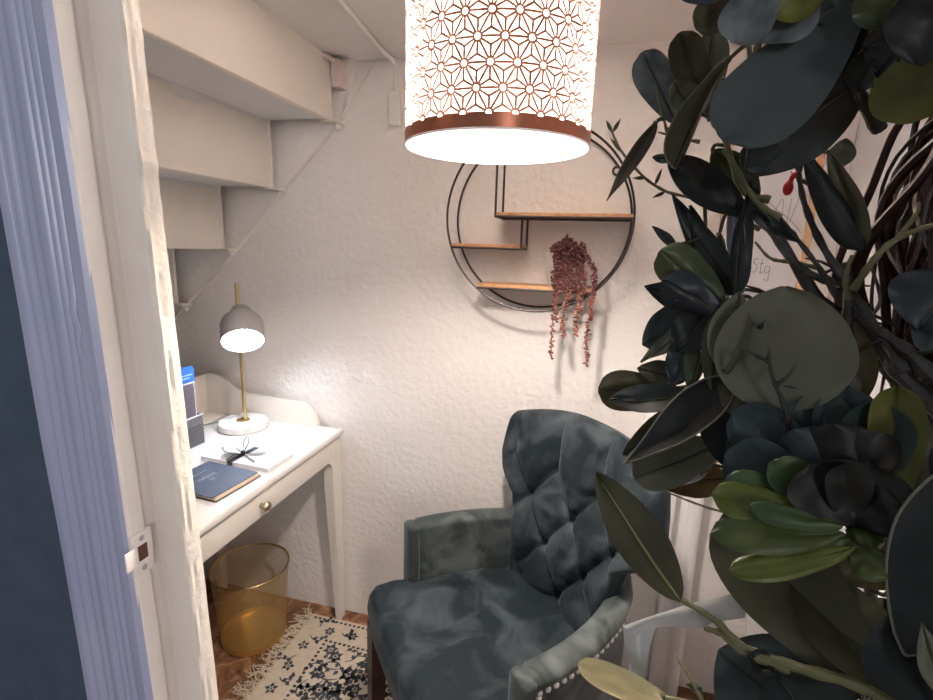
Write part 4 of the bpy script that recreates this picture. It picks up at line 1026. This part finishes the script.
leaf(862, 0, .305, 870, 84, .30, 60, 'spoon', L_amber, (-.4, -.2), rib=False, label='amber brown leaf')
leaf(820, 0, .29, 848, 62, .295, 50, 'oval', L_black, (.5, -.4), rib=False)
leaf(885, 40, .29, 858, 92, .295, 40, 'oval', L_dark, (.5, -.4), rib=False)
leaf(880, -25, .275, 882, 32, .275, 36, 'oval', L_green, (0, .2), rib=False)
leaf(925, 10, .295, 908, 124, .295, 74, 'spoon', L_yellow, (-.5, -.3), rib=False, label='yellow green round leaf')
leaf(890, 20, .285, 878, 78, .287, 30, 'lance', L_dark, (-.5, -.3), rib=False)
leaf(948, -30, .262, 918, 66, .262, 62, 'oval', L_black, (.3, 0), rib=False)
leaf(850, -40, .29, 830, 30, .285, 60, 'oval', L_dark, (.3, .3), rib=False)
leaf(805, 150, .325, 862, 250, .325, 34, 'spoon', L_black, (.5, -.2), cup=-.5, rib=False)
leaf(828, 152, .328, 864, 248, .328, 30, 'spoon', L_olive, (-.7, 0), rib=False)
leaf(838, 168, .345, 846, 138, .345, 20, 'oval', L_greygreen, (0, 0), rib=False)
leaf(736, 294, .33, 752, 180, .332, 24, 'point', L_dark, (.5, 0), cup=.5)
leaf(738, 270, .334, 733, 196, .338, 18, 'oval', L_pale, (-.6, 0), cup=.5)  # pale leaf: blue light on the dark leaf's left side, put into colour
leaf(750, 210, .335, 800, 243, .335, 15, 'lance', L_dark, (0, .4))
# left centre cluster
leaf(735, 295, .335, 672, 194, .34, 36, 'point', L_dark, (.3, .2), cup=.4)
leaf(722, 285, .34, 690, 205, .342, 30, 'point', L_black, (.6, .2))
leaf(676, 246, .335, 652, 226, .335, 11, 'lance', L_dark, (0, .3))
leaf(726, 305, .315, 660, 250, .31, 62, 'spoon', L_green, (-.4, .4), cup=-.6, label='fleshy green leaf')
leaf(722, 315, .312, 662, 280, .306, 50, 'spoon', L_navy, (-.3, -.2), cup=-.4)
leaf(690, 300, .335, 644, 286, .335, 34, 'point', L_navy, (-.2, .1))
leaf(720, 232, .348, 726, 296, .345, 16, 'lance', L_greygreen, (.6, 0))
leaf(705, 312, .345, 642, 345, .345, 52, 'oval', L_slate, (-.2, .2))
leaf(702, 318, .34, 640, 362, .342, 24, 'lance', L_greygreen, (0, .6), label='pale grey green leaf')
leaf(712, 308, .322, 676, 352, .322, 44, 'oval', L_black, (0, .2))
leaf(694, 328, .33, 672, 384, .33, 34, 'oval', L_navy, (-.3, 0))
leaf(715, 318, .325, 690, 392, .325, 26, 'oval', L_green, (.5, 0), cup=-.5)
leaf(734, 298, .32, 712, 390, .32, 30, 'oval', L_green, (.6, 0), cup=-.5)
# big centre leaf
leaf(778, 412, .300, 784, 286, .300, 118, 'round', L_greygreen, (-.15, .1), cup=.12, rib=False, label='large round grey-green leaf')
leaf(722, 370, .305, 740, 292, .308, 42, 'oval', L_greygreen, (-.7, .1), cup=.5)
leaf(845, 415, .330, 852, 318, .330, 42, 'oval', L_brown, (.2, 0))
leaf(760, 405, .31, 720, 380, .312, 46, 'oval', L_olive, (0, -.4))
leaf(800, 420, .312, 830, 395, .312, 40, 'oval', L_brown, (0, -.3))
leaf(682, 392, .35, 598, 390, .35, 60, 'spoon', L_brown, (-.2, .1), label='brown olive round leaf')
leaf(688, 378, .345, 637, 368, .345, 30, 'oval', L_olive, (0, .4))
leaf(690, 395, .335, 608, 400, .335, 36, 'oval', L_dark, (0, .5), cup=.3)
leaf(734, 380, .318, 624, 464, .328, 50, 'point', L_black, (-.2, .5), cup=.5, rib=False, rim=True, label='near-black pointed leaf with backlight painted on its rim')
leaf(728, 440, .34, 634, 478, .345, 66, 'spoon', L_greygreen, (-.1, .2), cup=.3)
leaf(720, 400, .345, 622, 455, .35, 40, 'oval', L_olive, (0, -.2))
leaf(740, 395, .33, 722, 465, .33, 60, 'oval', L_dark, (.2, 0))
leaf(708, 470, .352, 668, 482, .352, 16, 'oval', L_pale, (0, .3))
leaf(735, 478, .356, 662, 486, .356, 32, 'oval', L_amber, (0, -.3))
# right and lower
leaf(897, 512, .300, 897, 386, .297, 56, 'spoon', L_yellow, (.3, .1), cup=.3, label='yellow olive upright leaf')
leaf(915, 505, .318, 915, 410, .318, 40, 'oval', L_olive, (.5, 0))
leaf(1000, 450, .27, 905, 655, .27, 76, 'oval', L_black, (-.2, .1), cup=.2, rib=False, rim=True, label='black leaf with backlight painted on its thin edge')
leaf(1000, 420, .275, 960, 520, .275, 60, 'oval', L_black, (-.2, 0))
leaf(960, 270, .30, 918, 330, .30, 70, 'oval', L_navy, (0, .1))
leaf(965, 310, .305, 915, 300, .305, 80, 'round', L_slate, (0, .1))
leaf(880, 700, .300, 728, 510, .300, 122, 'spoon', L_olive, (-.1, .1), cup=.12, bend=.03, label='very large dark olive leaf')
leaf(885, 690, .29, 805, 560, .31, 74, 'oval', L_olive, (.5, .1), cup=.2)
leaf(845, 640, .305, 790, 545, .305, 26, 'lance', L_greygreen, (.4, .2))
leaf(875, 690, .315, 885, 598, .315, 60, 'drop', L_brown, (.1, .1))
leaf(890, 590, .325, 850, 530, .325, 60, 'oval', L_brown, (0, .1))
leaf(960, 720, .27, 900, 610, .275, 90, 'oval', L_black, (.2, .1))
leaf(945, 700, .265, 922, 622, .265, 22, 'lance', L_greygreen, (.2, 0), cup=.4)
leaf(681, 602, .305, 596, 472, .31, 50, 'oval', L_olive, (.1, .1), cup=.35, ribmat=L_ribl, label='long pointed olive leaf with a pale midrib')
leaf(690, 712, .30, 578, 664, .30, 34, 'spoon', L_cream, (0, .4), cup=.2, rib=False, label='cream coloured leaf')
leaf(665, 702, .308, 700, 735, .31, 26, 'oval', L_cream, (0, .2))
leaf(800, 720, .315, 718, 650, .315, 90, 'oval', L_slate, (-.1, .1))
leaf(748, 655, .297, 775, 672, .297, 22, 'oval', L_black, (0, .1))
leaf(840, 760, .30, 775, 672, .305, 80, 'oval', L_dark, (.1, .1))
leaf(790, 700, .31, 850, 745, .31, 70, 'oval', L_brown, (.1, .1))
leaf(700, 688, .307, 686, 684, .307, 7, 'lance', L_greygreen, (0, .3))
leaf(860, 640, .33, 860, 700, .33, 90, 'round', L_dark, (0, 0))
leaf(950, 560, .33, 880, 545, .33, 80, 'round', L_brown, (0, 0))
# sprig leaflets
for (a, b_, c, d) in ((622, 152, 610, 138), (630, 163, 640, 150), (645, 178, 632, 178), (655, 185, 662, 168), (665, 192, 652, 198), (612, 132, 606, 120), (613, 132, 621, 118)):
    leaf(a, b_, .35, c, d, .35, 4, 'lance', L_greygreen, petiole=False, rib=False)
# berry
m = MB(); c = P(788, 188, .35); m.ball(c, 0.0028, 12, 8, sc=(1, 1, 1.5)); m.tube([c, P(793, 176, .35)], 0.0014, 6); m.ball(P(795, 175, .35), 0.002, 8, 6)
m.build('berry', M_red, wr_)['label'] = 'small red berry'
# succulent rosette
S_blue = leafmat('succulent_blue', (0.020, 0.034, 0.040), (0.055, 0.078, 0.088), 0.5, 24); S_green = leafmat('succulent_green', (0.030, 0.060, 0.032), (0.075, 0.12, 0.045), 0.45, 24)
S_teal = leafmat('succulent_teal', (0.018, 0.036, 0.036), (0.04, 0.065, 0.055), 0.5, 30); S_deep = leafmat('succulent_deep', (0.008, 0.010, 0.010), (0.022, 0.022, 0.020), 0.5, 30); S_moss = leafmat('succulent_moss', (0.035, 0.06, 0.02), (0.085, 0.105, 0.03), 0.45, 30)
S_yel = leafmat('succulent_yellow', (0.075, 0.10, 0.02), (0.14, 0.165, 0.035), 0.4, 30)
fl = bpy.data.objects.new('succulent', None); C.objects.link(fl); fl.parent = wr_; fl['label'] = 'fleshy green succulent rosette'
fk = dict(petiole=False, rib=False, par=fl, name='petal')
for (bx_, by, db, tx, ty, dt, w_, sh_, mt, tl, cp, th) in (
    (838, 520, .300, 726, 452, .292, 62, 'spoon', S_blue, (-.4, .3), .5, .003), (840, 510, .302, 736, 408, .300, 58, 'spoon', S_blue, (-.3, .2), .5, .003),
    (840, 505, .305, 768, 388, .305, 56, 'spoon', S_blue, (-.1, .1), .5, .003), (842, 505, .305, 812, 392, .300, 54, 'spoon', S_teal, (0, .1), .4, .003),
    (845, 505, .305, 846, 388, .303, 52, 'spoon', S_blue, (.2, .1), .5, .003), (848, 510, .302, 884, 404, .298, 56, 'spoon', S_teal, (.4, .2), .5, .003),
    (846, 515, .292, 792, 430, .285, 54, 'spoon', S_blue, (-.2, -.3), -.5, .003), (848, 518, .290, 832, 424, .280, 64, 'spoon', S_deep, (0, -.4), -.5, .003),
    (850, 520, .292, 884, 432, .285, 58, 'spoon', S_deep, (.4, -.3), -.5, .003), (842, 520, .286, 770, 462, .276, 40, 'spoon', S_green, (-.2, .5), .4, .0035),
    (850, 525, .282, 812, 462, .272, 66, 'spoon', S_deep, (0, .2), .6, .0035), (852, 528, .284, 868, 462, .276, 60, 'spoon', S_deep, (.3, .1), .6, .0035),
    (835, 522, .282, 726, 478, .275, 36, 'spoon', S_green, (-.1, .6), .3, .004), (835, 526, .276, 712, 494, .268, 42, 'spoon', S_yel, (-.1, .5), .3, .004),
    (842, 528, .270, 748, 508, .260, 24, 'spoon', S_green, (0, .8), .2, .004), (845, 535, .270, 711, 534, .262, 38, 'spoon', S_moss, (0, .6), .3, .004),
    (855, 548, .272, 730, 572, .265, 28, 'spoon', S_yel, (0, .7), .2, .004), (850, 540, .275, 780, 552, .270, 30, 'spoon', S_moss, (0, .6), .2, .004),
    (845, 530, .284, 884, 542, .282, 26, 'spoon', S_moss, (.1, .5), .3, .0035), (850, 520, .284, 902, 506, .276, 44, 'spoon', S_deep, (.2, .3), .3, .0035),
    (850, 545, .278, 888, 580, .272, 34, 'spoon', S_moss, (.1, .5), .3, .0035), (848, 530, .288, 890, 470, .284, 50, 'spoon', S_deep, (.4, .2), .5, .0035)):
    leaf(bx_, by, db, tx, ty, dt, w_*1.35, sh_, mt, tl, cup=cp, bend=.08, th=th, **fk)
# ribbon
def rib_strip(A, B, name='ribbon_tail'):
    m = MB(); a = smooth_path([P(*p) for p in A], 6); b = smooth_path([P(*p) for p in B], 6); rows = 5
    n = len(a); nn = (-(ray(670, 620)))*0.0005
    for o_ in (nn, -nn):
        m.grid(lambda u, v: a[min(n-1, round(u*(n-1)))].lerp(b[min(n-1, round(u*(n-1)))], v)+o_+(-(ray(670, 620)))*0.003*math.sin(PI*v), n-1, rows)
    m.build(name, M_ribbon, wr_)['label'] = 'grey satin ribbon tail'
rib_strip([(745, 590, .315), (720, 597, .318), (695, 602, .32), (670, 610, .322), (645, 618, .32), (623, 626, .318)], [(745, 618, .315), (716, 622, .318), (698, 628, .32), (672, 627, .325), (655, 628, .325), (640, 640, .322)])
rib_strip([(623, 626, .3185), (625, 645, .322), (629, 660, .324), (628, 674, .324)], [(656, 628, .3255), (650, 645, .324), (647, 665, .324), (643, 682, .324)])
